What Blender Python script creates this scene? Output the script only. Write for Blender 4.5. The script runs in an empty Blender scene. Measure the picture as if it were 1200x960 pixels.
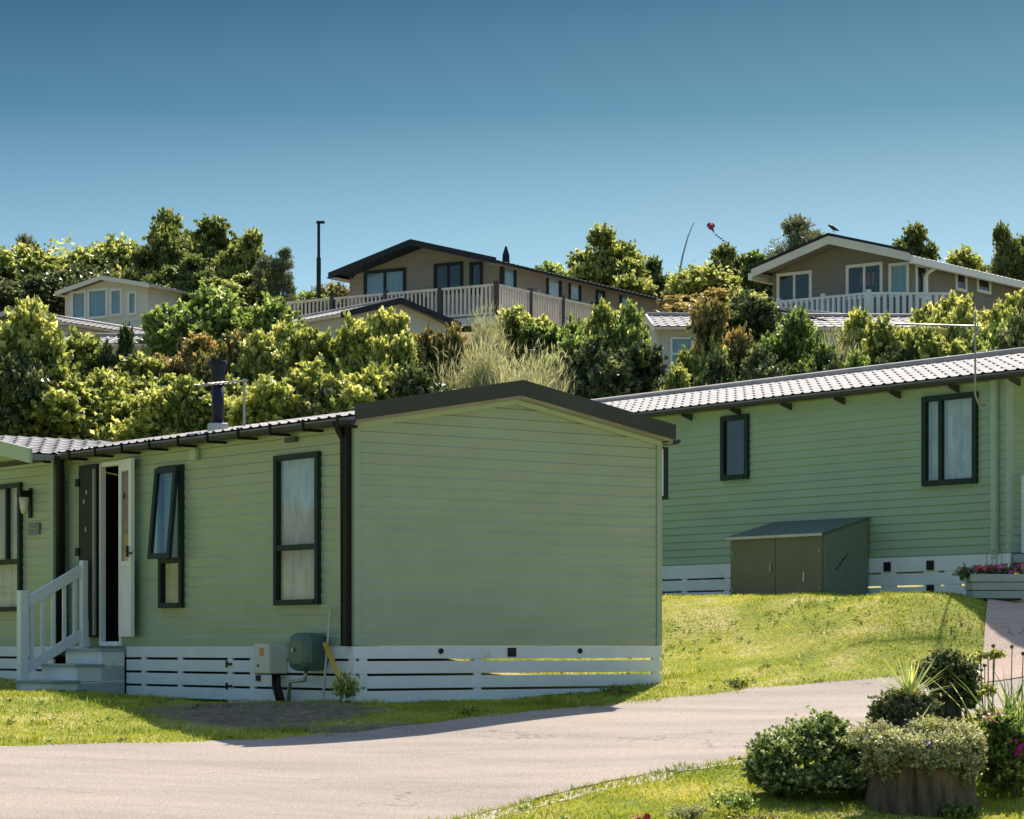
import bpy, math, random
import numpy as np
R = math.radians
rnd = random.Random(7)
scene = bpy.context.scene
COL = scene.collection

# ------------------------------------------------------------------ camera (eye at the world origin, looking along +Y)
cam_d = bpy.data.cameras.new('camera'); cam = bpy.data.objects.new('camera', cam_d); COL.objects.link(cam)
cam.rotation_euler = (R(90), 0, 0)
cam_d.sensor_width = 36; cam_d.sensor_fit = 'HORIZONTAL'
F = 3070.0
cam_d.lens = 36 * F / 1200
cam_d.shift_y = 277 / 1200
cam_d.clip_start = 0.5; cam_d.clip_end = 5000
scene.camera = cam

# ------------------------------------------------------------------ sky, sun, exposure
SUN = (0.285, 0.958); ELEV = 48.0
az = math.atan2(SUN[0], SUN[1])
world = bpy.data.worlds.new('World'); scene.world = world; world.use_nodes = True
nt = world.node_tree; nt.nodes.clear()
wo = nt.nodes.new('ShaderNodeOutputWorld'); bg = nt.nodes.new('ShaderNodeBackground')
sky = nt.nodes.new('ShaderNodeTexSky'); sky.sky_type = 'NISHITA'; sky.sun_disc = False
sky.sun_elevation = R(ELEV); sky.sun_rotation = az
sky.altitude = 0; sky.air_density = 1.0; sky.dust_density = 0.6; sky.ozone_density = 2.0
tc = nt.nodes.new('ShaderNodeTexCoord'); mp = nt.nodes.new('ShaderNodeMapping'); mp.inputs['Scale'].default_value = (1, 1, 2.9)
nrm = nt.nodes.new('ShaderNodeVectorMath'); nrm.operation = 'NORMALIZE'
hsv = nt.nodes.new('ShaderNodeHueSaturation'); hsv.inputs['Saturation'].default_value = 1.0; hsv.inputs['Hue'].default_value = 0.49
L_ = nt.links.new
L_(tc.outputs['Generated'], mp.inputs['Vector']); L_(mp.outputs[0], nrm.inputs[0]); L_(nrm.outputs[0], sky.inputs['Vector'])
L_(sky.outputs[0], hsv.inputs['Color'])
sep = nt.nodes.new('ShaderNodeSeparateXYZ'); L_(tc.outputs['Generated'], sep.inputs[0])
depth = nt.nodes.new('ShaderNodeValToRGB'); L_(sep.outputs['Z'], depth.inputs[0])   # deep polarised blue, paler at the horizon; brightened above view as added ambient fill
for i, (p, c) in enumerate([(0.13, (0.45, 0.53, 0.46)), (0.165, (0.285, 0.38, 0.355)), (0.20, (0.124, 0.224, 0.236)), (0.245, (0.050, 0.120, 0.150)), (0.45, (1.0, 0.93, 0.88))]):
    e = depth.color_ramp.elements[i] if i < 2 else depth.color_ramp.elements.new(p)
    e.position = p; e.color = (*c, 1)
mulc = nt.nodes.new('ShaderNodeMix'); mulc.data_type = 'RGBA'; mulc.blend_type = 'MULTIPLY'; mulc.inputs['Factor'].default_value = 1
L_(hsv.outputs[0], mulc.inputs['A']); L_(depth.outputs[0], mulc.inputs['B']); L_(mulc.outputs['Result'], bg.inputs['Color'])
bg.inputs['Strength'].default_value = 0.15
L_(bg.outputs[0], wo.inputs['Surface'])
sd = bpy.data.lights.new('sun', 'SUN'); so = bpy.data.objects.new('sun', sd); COL.objects.link(so)
sd.energy = 4.1; sd.angle = R(0.5); sd.color = (1.0, 0.93, 0.82)
from mathutils import Vector
dvec = Vector((SUN[0] * math.cos(R(ELEV)), SUN[1] * math.cos(R(ELEV)), math.sin(R(ELEV))))
so.rotation_euler = dvec.to_track_quat('Z', 'Y').to_euler()
scene.view_settings.view_transform = 'Standard'; scene.view_settings.look = 'None'
scene.view_settings.exposure = 0.82; scene.view_settings.gamma = 1.0; scene.view_settings.use_curve_mapping = False
scene.render.resolution_x = 1024; scene.render.resolution_y = 819
scene.cycles.max_bounces = 8; scene.cycles.transparent_max_bounces = 12

# ------------------------------------------------------------------ materials
def nodes_of(m):
    m.use_nodes = True; t = m.node_tree; b = t.nodes['Principled BSDF']; return t, b
def mat(name, col, rough=0.6, var=0.12, scale=6.0, bump=0.0, bscale=40.0, metal=0.0, spec=0.5, stain=None, stretch=(1, 1, 1), bdist=0.01):
    m = bpy.data.materials.new(name); t, b = nodes_of(m)
    c = t.nodes.new('ShaderNodeTexCoord'); mpp = t.nodes.new('ShaderNodeMapping'); mpp.inputs['Scale'].default_value = stretch
    t.links.new(c.outputs['Object'], mpp.inputs[0])
    n = t.nodes.new('ShaderNodeTexNoise'); n.inputs['Scale'].default_value = scale; n.inputs['Detail'].default_value = 6
    t.links.new(mpp.outputs[0], n.inputs['Vector'])
    r = t.nodes.new('ShaderNodeValToRGB')
    lo = tuple(max(0, x * (1 - var)) for x in col); hi = tuple(min(1, x * (1 + var)) for x in col)
    r.color_ramp.elements[0].position = 0.3; r.color_ramp.elements[1].position = 0.7
    r.color_ramp.elements[0].color = (*lo, 1); r.color_ramp.elements[1].color = (*hi, 1)
    t.links.new(n.outputs['Fac'], r.inputs[0]); out = r.outputs[0]
    if stain:
        n2 = t.nodes.new('ShaderNodeTexNoise'); n2.inputs['Scale'].default_value = stain[1]; n2.inputs['Detail'].default_value = 8
        t.links.new(mpp.outputs[0], n2.inputs['Vector'])
        r2 = t.nodes.new('ShaderNodeValToRGB'); r2.color_ramp.elements[0].position = stain[2]; r2.color_ramp.elements[1].position = stain[2] + 0.12
        t.links.new(n2.outputs['Fac'], r2.inputs[0])
        mx = t.nodes.new('ShaderNodeMix'); mx.data_type = 'RGBA'
        t.links.new(r2.outputs[0], mx.inputs['Factor']); t.links.new(out, mx.inputs['A']); mx.inputs['B'].default_value = (*stain[0], 1)
        out = mx.outputs['Result']
    t.links.new(out, b.inputs['Base Color'])
    b.inputs['Roughness'].default_value = rough; b.inputs['Metallic'].default_value = metal
    b.inputs['Specular IOR Level'].default_value = spec
    if bump:
        n3 = t.nodes.new('ShaderNodeTexNoise'); n3.inputs['Scale'].default_value = bscale; n3.inputs['Detail'].default_value = 5
        t.links.new(mpp.outputs[0], n3.inputs['Vector'])
        bp = t.nodes.new('ShaderNodeBump'); bp.inputs['Strength'].default_value = bump; bp.inputs['Distance'].default_value = bdist
        t.links.new(n3.outputs['Fac'], bp.inputs['Height']); t.links.new(bp.outputs[0], b.inputs['Normal'])
    return m
def leafmat(name, stops, trans=0.5, rough=0.45, tfac=1.45, k=2.5):
    """stops: list of (pos, rgb) over the per-leaf 'tint' attribute"""
    m = bpy.data.materials.new(name); m.use_nodes = True; t = m.node_tree; t.nodes.clear()
    o = t.nodes.new('ShaderNodeOutputMaterial'); a = t.nodes.new('ShaderNodeAttribute'); a.attribute_name = 'tint'
    oi = t.nodes.new('ShaderNodeObjectInfo')
    ad = t.nodes.new('ShaderNodeMath'); ad.operation = 'MULTIPLY_ADD'; ad.inputs[1].default_value = 0.22; ad.inputs[2].default_value = -0.11
    t.links.new(oi.outputs['Random'], ad.inputs[0])
    ad2 = t.nodes.new('ShaderNodeMath'); ad2.operation = 'ADD'; t.links.new(ad.outputs[0], ad2.inputs[0]); t.links.new(a.outputs['Fac'], ad2.inputs[1])
    r = t.nodes.new('ShaderNodeValToRGB')
    while len(r.color_ramp.elements) < len(stops): r.color_ramp.elements.new(0.5)
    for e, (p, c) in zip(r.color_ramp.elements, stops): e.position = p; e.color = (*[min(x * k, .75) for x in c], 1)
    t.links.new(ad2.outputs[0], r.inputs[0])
    b = t.nodes.new('ShaderNodeBsdfPrincipled'); b.inputs['Roughness'].default_value = rough; b.inputs['Specular IOR Level'].default_value = 0.4
    tr = t.nodes.new('ShaderNodeBsdfTranslucent')
    g = t.nodes.new('ShaderNodeMix'); g.data_type = 'RGBA'; g.blend_type = 'MULTIPLY'; g.inputs['Factor'].default_value = 1
    g.inputs['B'].default_value = (1.15 * tfac, 1.08 * tfac, 0.72 * tfac, 1)
    t.links.new(r.outputs[0], g.inputs['A']); t.links.new(g.outputs['Result'], tr.inputs['Color'])
    t.links.new(r.outputs[0], b.inputs['Base Color'])
    mx = t.nodes.new('ShaderNodeMixShader'); mx.inputs[0].default_value = trans
    t.links.new(b.outputs[0], mx.inputs[1]); t.links.new(tr.outputs[0], mx.inputs[2]); t.links.new(mx.outputs[0], o.inputs['Surface'])
    return m
def glassmat(name, tint=(0.75, 0.82, 0.85), refl=1.9):
    m = bpy.data.materials.new(name); m.use_nodes = True; t = m.node_tree; t.nodes.clear()
    o = t.nodes.new('ShaderNodeOutputMaterial'); tr = t.nodes.new('ShaderNodeBsdfTransparent'); tr.inputs[0].default_value = (*tint, 1)
    gl = t.nodes.new('ShaderNodeBsdfGlossy'); gl.inputs['Roughness'].default_value = 0.02
    n = t.nodes.new('ShaderNodeTexNoise'); n.inputs['Scale'].default_value = 1.3
    c = t.nodes.new('ShaderNodeTexCoord'); t.links.new(c.outputs['Object'], n.inputs['Vector'])
    bp = t.nodes.new('ShaderNodeBump'); bp.inputs['Strength'].default_value = 0.15; bp.inputs['Distance'].default_value = 0.02
    t.links.new(n.outputs['Fac'], bp.inputs['Height']); t.links.new(bp.outputs[0], gl.inputs['Normal'])
    f = t.nodes.new('ShaderNodeLayerWeight'); f.inputs['Blend'].default_value = .5
    pw = t.nodes.new('ShaderNodeMath'); pw.operation = 'POWER'; pw.inputs[1].default_value = 4; t.links.new(f.outputs['Facing'], pw.inputs[0])
    ml = t.nodes.new('ShaderNodeMath'); ml.operation = 'MULTIPLY_ADD'; ml.inputs[1].default_value = .6; ml.inputs[2].default_value = 0.06 * refl; ml.use_clamp = True
    t.links.new(pw.outputs[0], ml.inputs[0])
    mx = t.nodes.new('ShaderNodeMixShader'); t.links.new(ml.outputs[0], mx.inputs[0]); t.links.new(tr.outputs[0], mx.inputs[1]); t.links.new(gl.outputs[0], mx.inputs[2])
    t.links.new(mx.outputs[0], o.inputs['Surface']); return m

GREEN = (0.325, 0.41, 0.295)
M = dict(
    green=mat('green cladding', GREEN, 0.34, 0.07, 1.6, 0.25, 7, stain=((0.295, 0.37, 0.255), 0.8, 0.60), stretch=(1, 1, 2.5)),
    green2=mat('green cladding of rear unit', (0.33, 0.435, 0.285), 0.45, 0.06, 1.2, 0.05, 60, stretch=(1, 1, 2.5)),
    greentrim=mat('pale green trim', (0.42, 0.51, 0.34), 0.45, 0.05),
    greendoor=mat('sage trim', (0.36, 0.46, 0.36), 0.45, 0.05),
    darktrim=mat('charcoal trim', (0.045, 0.06, 0.06), 0.5, 0.12),
    fascia=mat('grey brown fascia', (0.055, 0.060, 0.054), 0.6, 0.15, 2, spec=.25),
    black=mat('black plastic', (0.008, 0.009, 0.008), 0.5, 0.2, spec=.25),
    winframe=mat('dark green window frame', (0.014, 0.032, 0.026), 0.55, 0.15, spec=.25),
    white=mat('white painted board', (0.72, 0.76, 0.78), 0.5, 0.05, 3, 0.1, 50, stain=((0.50, 0.54, 0.50), 3.5, 0.66)),
    whiteframe=mat('white plastic frame', (0.80, 0.80, 0.78), 0.4, 0.04),
    tile=mat('pale roof tile', (0.38, 0.345, 0.33), 0.7, 0.14, 3, 0.2, 40, spec=.3, stain=((0.30, 0.27, 0.24), 1.6, 0.56)),
    tile_grey=mat('dark grey roof tile', (0.16, 0.15, 0.15), 0.6, 0.15, 3),
    tile_brown=mat('mid grey roof tile', (0.30, 0.27, 0.25), 0.6, 0.15, 3),
    soffit=mat('soffit', (0.28, 0.33, 0.22), 0.6, 0.06),
    curtain=mat('white net curtain', (0.72, 0.74, 0.74), 0.8, 0.22, 9, 0.2, 30, stretch=(1, 1, 0.35)),
    curtain_grey=mat('pale grey curtain', (0.50, 0.54, 0.54), 0.8, 0.12, 6, stretch=(1, 1, 0.3)),
    curtain_blue=mat('pale blue blind', (0.45, 0.60, 0.66), 0.8, 0.1, 4),
    dark_in=mat('shade painted interior lining', (0.045, 0.04, 0.04), 0.8, 0.3, 4),  # near-black: the unlit room's shade is put into this colour
    olive=mat('olive painted steel', (0.155, 0.150, 0.085), 0.45, 0.08, 2, 0.03, 30, stain=((0.12, 0.11, 0.06), 1.5, 0.6)),
    olive_side=mat('olive grey steel', (0.20, 0.23, 0.17), 0.5, 0.08),
    felt=mat("green grey mineral felt", (0.11, 0.15, 0.11), 0.85, 0.15, 20),
    steel=mat('galvanised steel', (0.45, 0.46, 0.46), 0.35, 0.1, 5, metal=0.7),
    alu=mat('dull aluminium', (0.36, 0.36, 0.32), 0.5, 0.08, metal=0.4),
    navy=mat('navy flue enamel', (0.010, 0.014, 0.032), 0.5, 0.2, spec=.25),
    taupe=mat('taupe cladding', (0.27, 0.24, 0.195), 0.6, 0.06, 1.5),
    taupe2=mat('brown grey cladding', (0.225, 0.21, 0.175), 0.6, 0.06, 1.5),
    cream=mat('cream cladding', (0.70, 0.68, 0.60), 0.6, 0.05, 1.5),
    beige=mat('beige cladding', (0.56, 0.54, 0.49), 0.6, 0.05, 1.5),
    slate=mat('blue black roof metal', (0.028, 0.036, 0.046), 0.8, 0.2, spec=.15),
    timber=mat('pale weathered timber', (0.74, 0.67, 0.60), 0.7, 0.12, 5),
    timber_dark=mat('stained timber post', (0.05, 0.055, 0.05), 0.6, 0.2),
    interior=mat('interior lining', (0.22, 0.22, 0.22), 0.7, 0.1),
    cream_box=mat('cream meter box', (0.62, 0.60, 0.50), 0.5, 0.04),
    orange=mat('orange sticker', (0.62, 0.25, 0.07), 0.5, 0.1),
    greenbox=mat('green moulded plastic', (0.07, 0.13, 0.105), 0.35, 0.15),
    yellow=mat('yellow plastic', (0.60, 0.38, 0.05), 0.5, 0.1),
    rubble=mat('broken plaster', (0.55, 0.53, 0.48), 0.9, 0.2, 12),
    stumpwood=mat('weathered stump', (0.12, 0.085, 0.058), 0.95, 0.6, 16, 1.0, 34, stretch=(1, 1, 0.16), bdist=0.03, stain=((0.23, 0.18, 0.135), 5, 0.60)),
    bark=mat('bark', (0.09, 0.065, 0.045), 0.9, 0.3, 8, 0.6, 18, stretch=(1, 1, 0.3), bdist=0.02),
    trough=mat('grey blue planter wood', (0.32, 0.38, 0.37), 0.6, 0.1, 4, stretch=(1, 1, 3)),
    soil=mat('potting soil', (0.05, 0.035, 0.025), 0.95, 0.3, 30, 0.8, 60),
    red=mat('red petals', (0.62, 0.02, 0.035), 0.5, 0.2, 60),
    pink=mat('pink petals', (0.78, 0.20, 0.24), 0.5, 0.2, 60),
    magenta=mat('magenta petals', (0.60, 0.03, 0.26), 0.5, 0.2, 60),
    violet=mat('violet petals', (0.14, 0.07, 0.55), 0.5, 0.2, 60),
    whitep=mat('white petals', (0.8, 0.8, 0.74), 0.5, 0.1, 60),
    mauve=mat('mauve seed heads', (0.20, 0.13, 0.13), 0.7, 0.3, 60),
    stalk=mat('green stalk', (0.10, 0.14, 0.06), 0.6, 0.2),
    kite=mat('crimson kite cloth', (0.33, 0.03, 0.08), 0.6, 0.2, 3),
    kitepurple=mat('purple kite cloth', (0.10, 0.03, 0.14), 0.6, 0.2, 3),
    feather=mat('black feathers', (0.015, 0.015, 0.018), 0.5, 0.2),
    lampglass=mat('frosted lamp glass', (0.70, 0.66, 0.52), 0.4, 0.05),
    plaque=mat('grey slate plaque', (0.16, 0.18, 0.19), 0.5, 0.1),
)
M['glass'] = glassmat('window glass'); M['glass_dark'] = glassmat('tinted window glass', (0.45, 0.55, 0.60))

# leaf materials
LEAF = dict(
    olive=leafmat('olive green leaves', [(0, (0.030, 0.042, 0.014)), (0.45, (0.085, 0.105, 0.030)), (0.75, (0.18, 0.19, 0.065)), (1, (0.34, 0.32, 0.15))]),
    lime=leafmat('yellow green leaves', [(0, (0.035, 0.055, 0.014)), (0.4, (0.09, 0.112, 0.030)), (0.7, (0.20, 0.205, 0.062)), (1, (0.38, 0.345, 0.15))], 0.45),
    mid=leafmat('mid green leaves', [(0, (0.022, 0.042, 0.013)), (0.5, (0.065, 0.098, 0.028)), (0.8, (0.13, 0.16, 0.055)), (1, (0.24, 0.26, 0.11))]),
    dark=leafmat('dark green leaves', [(0, (0.012, 0.020, 0.010)), (0.55, (0.034, 0.050, 0.020)), (0.85, (0.10, 0.11, 0.05)), (1, (0.22, 0.21, 0.12))], 0.3),
    russet=leafmat('russet tipped leaves', [(0, (0.030, 0.038, 0.014)), (0.45, (0.080, 0.082, 0.030)), (0.75, (0.20, 0.16, 0.065)), (1, (0.36, 0.22, 0.11))], 0.4, tfac=1.1),
    straw=leafmat('feathery grey green foliage', [(0, (0.09, 0.10, 0.055)), (0.5, (0.17, 0.175, 0.105)), (1, (0.29, 0.28, 0.19))], 0.4, tfac=1.0),
    tree=leafmat('tree leaves', [(0, (0.020, 0.034, 0.013)), (0.5, (0.055, 0.078, 0.025)), (0.85, (0.12, 0.135, 0.045)), (1, (0.24, 0.21, 0.09))], 0.4),
    pine=leafmat('blue grey needles', [(0, (0.03, 0.042, 0.028)), (0.6, (0.07, 0.085, 0.052)), (1, (0.14, 0.14, 0.08))], 0.3),
    glossy=leafmat('glossy shrub leaves', [(0, (0.020, 0.040, 0.015)), (0.5, (0.080, 0.110, 0.042)), (0.75, (0.19, 0.215, 0.095)), (1, (0.40, 0.40, 0.24))], 0.35, 0.28),
    ivy=leafmat('ivy leaves', [(0, (0.020, 0.032, 0.016)), (0.5, (0.055, 0.075, 0.034)), (0.85, (0.15, 0.14, 0.07)), (1, (0.33, 0.25, 0.17))], 0.3, 0.3),
    varieg=leafmat('variegated trailing leaves', [(0, (0.06, 0.075, 0.035)), (0.5, (0.16, 0.16, 0.08)), (1, (0.42, 0.38, 0.24))], 0.35),
    yucca=leafmat('yucca blades', [(0, (0.11, 0.14, 0.05)), (0.6, (0.24, 0.25, 0.09)), (1, (0.42, 0.40, 0.18))], 0.35, 0.35),
    grass=leafmat('grass blades', [(0, (0.13, 0.17, 0.018)), (0.5, (0.26, 0.285, 0.030)), (0.85, (0.38, 0.36, 0.06)), (1, (0.52, 0.44, 0.16))], 0.4, 0.6, tfac=1.35, k=1.35),
)

# ------------------------------------------------------------------ mesh helpers
class MB:
    def __init__(s): s.v = []; s.f = []
    def add(s, vs, fs):
        n = len(s.v); s.v += [tuple(p) for p in vs]; s.f += [tuple(i + n for i in f) for f in fs]; return s
    def box(s, x0, x1, y0, y1, z0, z1):
        return s.add([(x0,y0,z0),(x1,y0,z0),(x1,y1,z0),(x0,y1,z0),(x0,y0,z1),(x1,y0,z1),(x1,y1,z1),(x0,y1,z1)],
              [(0,3,2,1),(4,5,6,7),(0,1,5,4),(1,2,6,5),(2,3,7,6),(3,0,4,7)])
    def hexa(s, c):  # 8 corners, bottom 4 then top 4
        return s.add(c, [(0,3,2,1),(4,5,6,7),(0,1,5,4),(1,2,6,5),(2,3,7,6),(3,0,4,7)])
    def bar(s, p, q, w, h, up=(0,0,1)):
        p, q = Vector(p), Vector(q); d = (q - p).normalized(); u = Vector(up)
        a = d.cross(u)
        if a.length < 1e-4: a = d.cross(Vector((1, 0, 0)))
        a.normalize(); b = a.cross(d).normalized(); a *= w / 2; b *= h / 2
        return s.hexa([p-a-b, q-a-b, q+a-b, p+a-b, p-a+b, q-a+b, q+a+b, p+a+b])
    def tube(s, pts, rad, n=8, cap=True):
        pts = [Vector(p) for p in pts]
        if not hasattr(rad, '__len__'): rad = [rad] * len(pts)
        base = len(s.v); prev = None
        for i, p in enumerate(pts):
            d = (pts[min(i+1, len(pts)-1)] - pts[max(i-1, 0)]).normalized()
            a = prev if prev is not None else (Vector((0,0,1)) if abs(d.z) < .9 else Vector((1,0,0)))
            a = (a - d * a.dot(d)).normalized(); prev = a; b = d.cross(a)
            for k in range(n):
                t = 2 * math.pi * k / n
                s.v.append(tuple(p + (a * math.cos(t) + b * math.sin(t)) * rad[i]))
        for i in range(len(pts) - 1):
            for k in range(n):
                s.f.append((base+i*n+k, base+i*n+(k+1)%n, base+(i+1)*n+(k+1)%n, base+(i+1)*n+k))
        if cap:
            s.f.append(tuple(base + k for k in range(n))[::-1]); s.f.append(tuple(base+(len(pts)-1)*n+k for k in range(n)))
        return s
    def build(s, name, m, parent=None, bevel=0, smooth=False):
        me = bpy.data.meshes.new(name); me.from_pydata(s.v, [], s.f); me.update()
        me.materials.append(m)
        if smooth:
            for p in me.polygons: p.use_smooth = True
        o = bpy.data.objects.new(name, me); COL.objects.link(o)
        if parent: o.parent = parent
        if bevel:
            b = o.modifiers.new('bevel', 'BEVEL'); b.width = bevel; b.segments = 2; b.limit_method = 'ANGLE'
        return o
def tag(o, label, cat, group=None, kind=None):
    if label: o['label'] = label
    if cat: o['category'] = cat
    if group: o['group'] = group
    if kind: o['kind'] = kind
    return o
def thing(name, label, cat, loc=(0,0,0), rz=0, group=None):
    o = bpy.data.objects.new(name, None); COL.objects.link(o); o.location = loc; o.rotation_euler = (0, 0, rz)
    o.empty_display_size = 0.2
    return tag(o, label, cat, group)
def copy_thing(o, loc, rz=0, sc=(1,1,1)):
    r = o.copy(); COL.objects.link(r); r.location = loc; r.rotation_euler = (0,0,rz); r.scale = sc
    for ch in o.children:
        c = ch.copy(); COL.objects.link(c); c.parent = r
        for g in ch.children:
            d = g.copy(); COL.objects.link(d); d.parent = c
    return r

# ------------------------------------------------------------------ terrain
def cp(px, py, Y): return ((px-600)/F*Y, Y, (757-py)/F*Y)
def P(px, Y): return ((px-600)/F*Y, Y)
CP = [cp(420,824,25.5), cp(773,799,27.82), cp(150,816,29.1), cp(300,827,27.0), cp(0,806,30.5),
      cp(-100,872,22), cp(0,874,22.3), cp(150,873,22.5), cp(300,868,23.2), cp(400,860,23.7), cp(523,846,24.4), cp(633,833,25.2), cp(800,818,26.6), cp(900,806,27.3), cp(1040,795,27.6),
      cp(117,822,25.6), cp(60,812,26.5), cp(230,846,24.4), cp(800,762,30.4), cp(900,756,29.6), cp(1020,748,29.0), cp(775,701,33.6), cp(900,701,31.8), cp(1020,700,30.7), cp(1120,700,29.9), cp(1160,707,29.9), cp(1155,764,28.6), cp(1200,745,28.8), cp(1190,708,30.1), (1.9,37,.57), (3.3,35.2,.56), (4.6,34,.55), (5.9,32.3,.54), (2.6,34.6,.57), (4.0,32.8,.56), (5.5,31,.54), (6.8,31.5,.52),
      cp(560,955,19.3), cp(700,922,20.4), cp(800,902,21.2), cp(900,885,22.0), cp(1000,864,23.0),
      cp(0,905,20.3), cp(200,952,18.6), cp(900,962,19.2), cp(1080,954,19.6), cp(1200,948,19.6), cp(1200,895,20.9),
      (0,12,-1.68), (-9,13,-1.7), (9,13,-1.6), (0,0,-1.7), (-14,0,-1.7), (14,0,-1.7), (-12,24,-.8), (12,27,-.2),
      (-3,31,-.3), (-6,36,.6), (2,36,.7), (1.5,42,1.05), (5,41,1.05), (9,37,.95), (11,33,.7), (-12,36,.5)]
for x in (-16, -5, 6, 17):
    CP += [(x,46.5,3.0), (x,55,5.0), (x,62,6.3), (x,70,7.6), (x,80,9.6), (x,90,10.5), (x,100,11.2)]
for x in (-60, -25, 0, 25, 60): CP += [(x,120,12.4), (x,160,12.8), (x,320,6)]
for x in (-60, 60): CP += [(x,0,-1.5), (x,30,0.2), (x,60,6.0), (x,90,10.6)]
CP = np.array(CP, float); S_ = 20.0
def U_(r2): return np.where(r2 > 1e-12, r2 * np.log(r2 + 1e-20), 0)
_x = CP[:, :2] / S_; _n = len(CP)
_K = U_(((_x[:, None] - _x[None]) ** 2).sum(-1)) + 2e-4 * np.eye(_n)
_P = np.hstack([np.ones((_n, 1)), _x]); _A = np.block([[_K, _P], [_P.T, np.zeros((3, 3))]])
_w = np.linalg.solve(_A, np.concatenate([CP[:, 2], np.zeros(3)]))
def gzv(X, Y):
    q = np.stack([np.asarray(X, float).ravel(), np.asarray(Y, float).ravel()], 1) / S_
    out = np.empty(len(q))
    for i in range(0, len(q), 20000):
        b = q[i:i+20000]; out[i:i+20000] = U_(((b[:, None] - _x[None]) ** 2).sum(-1)) @ _w[:_n] + _w[_n] + b @ _w[_n+1:]
    # far field: settle to a gentle slope
    return out.reshape(np.shape(X))
def gz(x, y): return float(gzv(np.array([x]), np.array([y]))[0])
def inpoly(X, Y, poly):
    r = np.zeros(X.shape, bool); n = len(poly)
    for i in range(n):
        x0, y0 = poly[i]; x1, y1 = poly[(i+1) % n]
        if y0 == y1: continue
        c = ((y0 > Y) != (y1 > Y)) & (X < (x1-x0) * (Y-y0) / (y1-y0) + x0); r ^= c
    return r
def vnoise(X, Y, s, seed=0):
    g = np.random.RandomState(seed).rand(256, 256)
    x = X * s + 1000; y = Y * s + 1000; xi = np.floor(x).astype(int); yi = np.floor(y).astype(int); fx = x - xi; fy = y - yi
    fx = fx*fx*(3-2*fx); fy = fy*fy*(3-2*fy); a = lambda i, j: g[(xi+i) % 256, (yi+j) % 256]
    return (a(0,0)*(1-fx)+a(1,0)*fx)*(1-fy) + (a(0,1)*(1-fx)+a(1,1)*fx)*fy
ROAD_FAR = [(-14,17.5), (-9,20.2), P(0,22.2), P(150,22.6), P(300,23.2), P(400,23.7), P(523,24.4), P(633,25.2), P(800,26.6), P(900,27.3), P(1040,27.6), P(1150,28.1), (9,30.0)]
ROAD_NEAR = [(-14,9), (-9,11.5), (-5,14.6), P(300,17.0), P(430,18.2), P(560,19.3), P(700,20.4), P(800,21.2), P(900,22.0), P(1000,23.0), P(1100,24.2), P(1200,25.4), (11,30)]
ROAD = ROAD_FAR + ROAD_NEAR[::-1]
PATH = [P(1146,27.2), P(1154,29), P(1158,30), P(1160,32), (9.5,32), (9,28.9)]
def roaddist(X, Y):
    """distance to the road's two edge lines"""
    d = np.full(X.shape, 1e9)
    for line in (ROAD_FAR, ROAD_NEAR):
        for (x0, y0), (x1, y1) in zip(line[:-1], line[1:]):
            vx, vy = x1-x0, y1-y0; t = np.clip(((X-x0)*vx + (Y-y0)*vy) / (vx*vx+vy*vy), 0, 1)
            d = np.minimum(d, np.hypot(X-x0-t*vx, Y-y0-t*vy))
    return d
def ground_bumps(X, Y):
    near = np.clip((45 - Y) / 5, 0, 1) * np.clip(roaddist(X, Y) / .6 - .1, 0, 1)
    b = (vnoise(X, Y, 1.1, 3) - .5) * .07 + (vnoise(X, Y, 3.1, 4) - .5) * .025
    return b * near
def soilmask(X, Y):
    d = np.hypot((X + 2.2 + 0.45 * (Y - 24.6)) / 1.5, (Y - 24.9) / 1.25)
    d2 = np.hypot((X + 1.1) / 1.0, (Y - 24.0) / .45)
    d = np.minimum(d, d2)
    n = vnoise(X, Y, 2.4, 5) * .5 + vnoise(X, Y, 7, 6) * .3
    return np.clip((1.15 - d - n * .8) * 4, 0, 1)
xs = np.concatenate([[-1500,-600,-300,-150,-80,-50,-35,-26,-20,-16,-13], np.arange(-11, 13.01, .2), [15,18,22,28,36,50,80,150,300,600,1500]])
ys = np.concatenate([[-300,-60,-20,-5,4,8,11], np.arange(13, 39, .2), np.arange(39, 60, 1), np.arange(60, 130, 4), [140,160,200,260,340,500,900,2000,4000]])
GX, GY = np.meshgrid(xs, ys)
cX = np.clip(GX, -60, 60); cY = np.clip(GY, -10, 320)
GZ = gzv(cX, cY) + ground_bumps(GX, GY)
GZ -= np.clip(GY - 320, 0, None) * .02
flat = inpoly(GX, GY, ROAD) | inpoly(GX, GY, PATH)
GZ = np.where(flat, gzv(cX, cY) - 0.02, GZ)
def grid_mesh(name, X, Y, Z, m, attr=None):
    h, w = X.shape; me = bpy.data.meshes.new(name)
    v = np.stack([X, Y, Z], -1).reshape(-1, 3); i = np.arange(h*w).reshape(h, w)
    q = np.stack([i[:-1, :-1], i[:-1, 1:], i[1:, 1:], i[1:, :-1]], -1).reshape(-1, 4)
    me.vertices.add(len(v)); me.vertices.foreach_set('co', v.astype(np.float32).ravel())
    me.loops.add(q.size); me.loops.foreach_set('vertex_index', q.astype(np.int32).ravel())
    me.polygons.add(len(q)); me.polygons.foreach_set('loop_start', np.arange(0, q.size, 4, dtype=np.int32)); me.polygons.foreach_set('use_smooth', np.ones(len(q), bool))
    me.update(); me.validate()
    for k, a in (attr or {}).items():
        at = me.attributes.new(k, 'FLOAT', 'POINT'); at.data.foreach_set('value', a.astype(np.float32).ravel())
    me.materials.append(m); o = bpy.data.objects.new(name, me); COL.objects.link(o); return o
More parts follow.
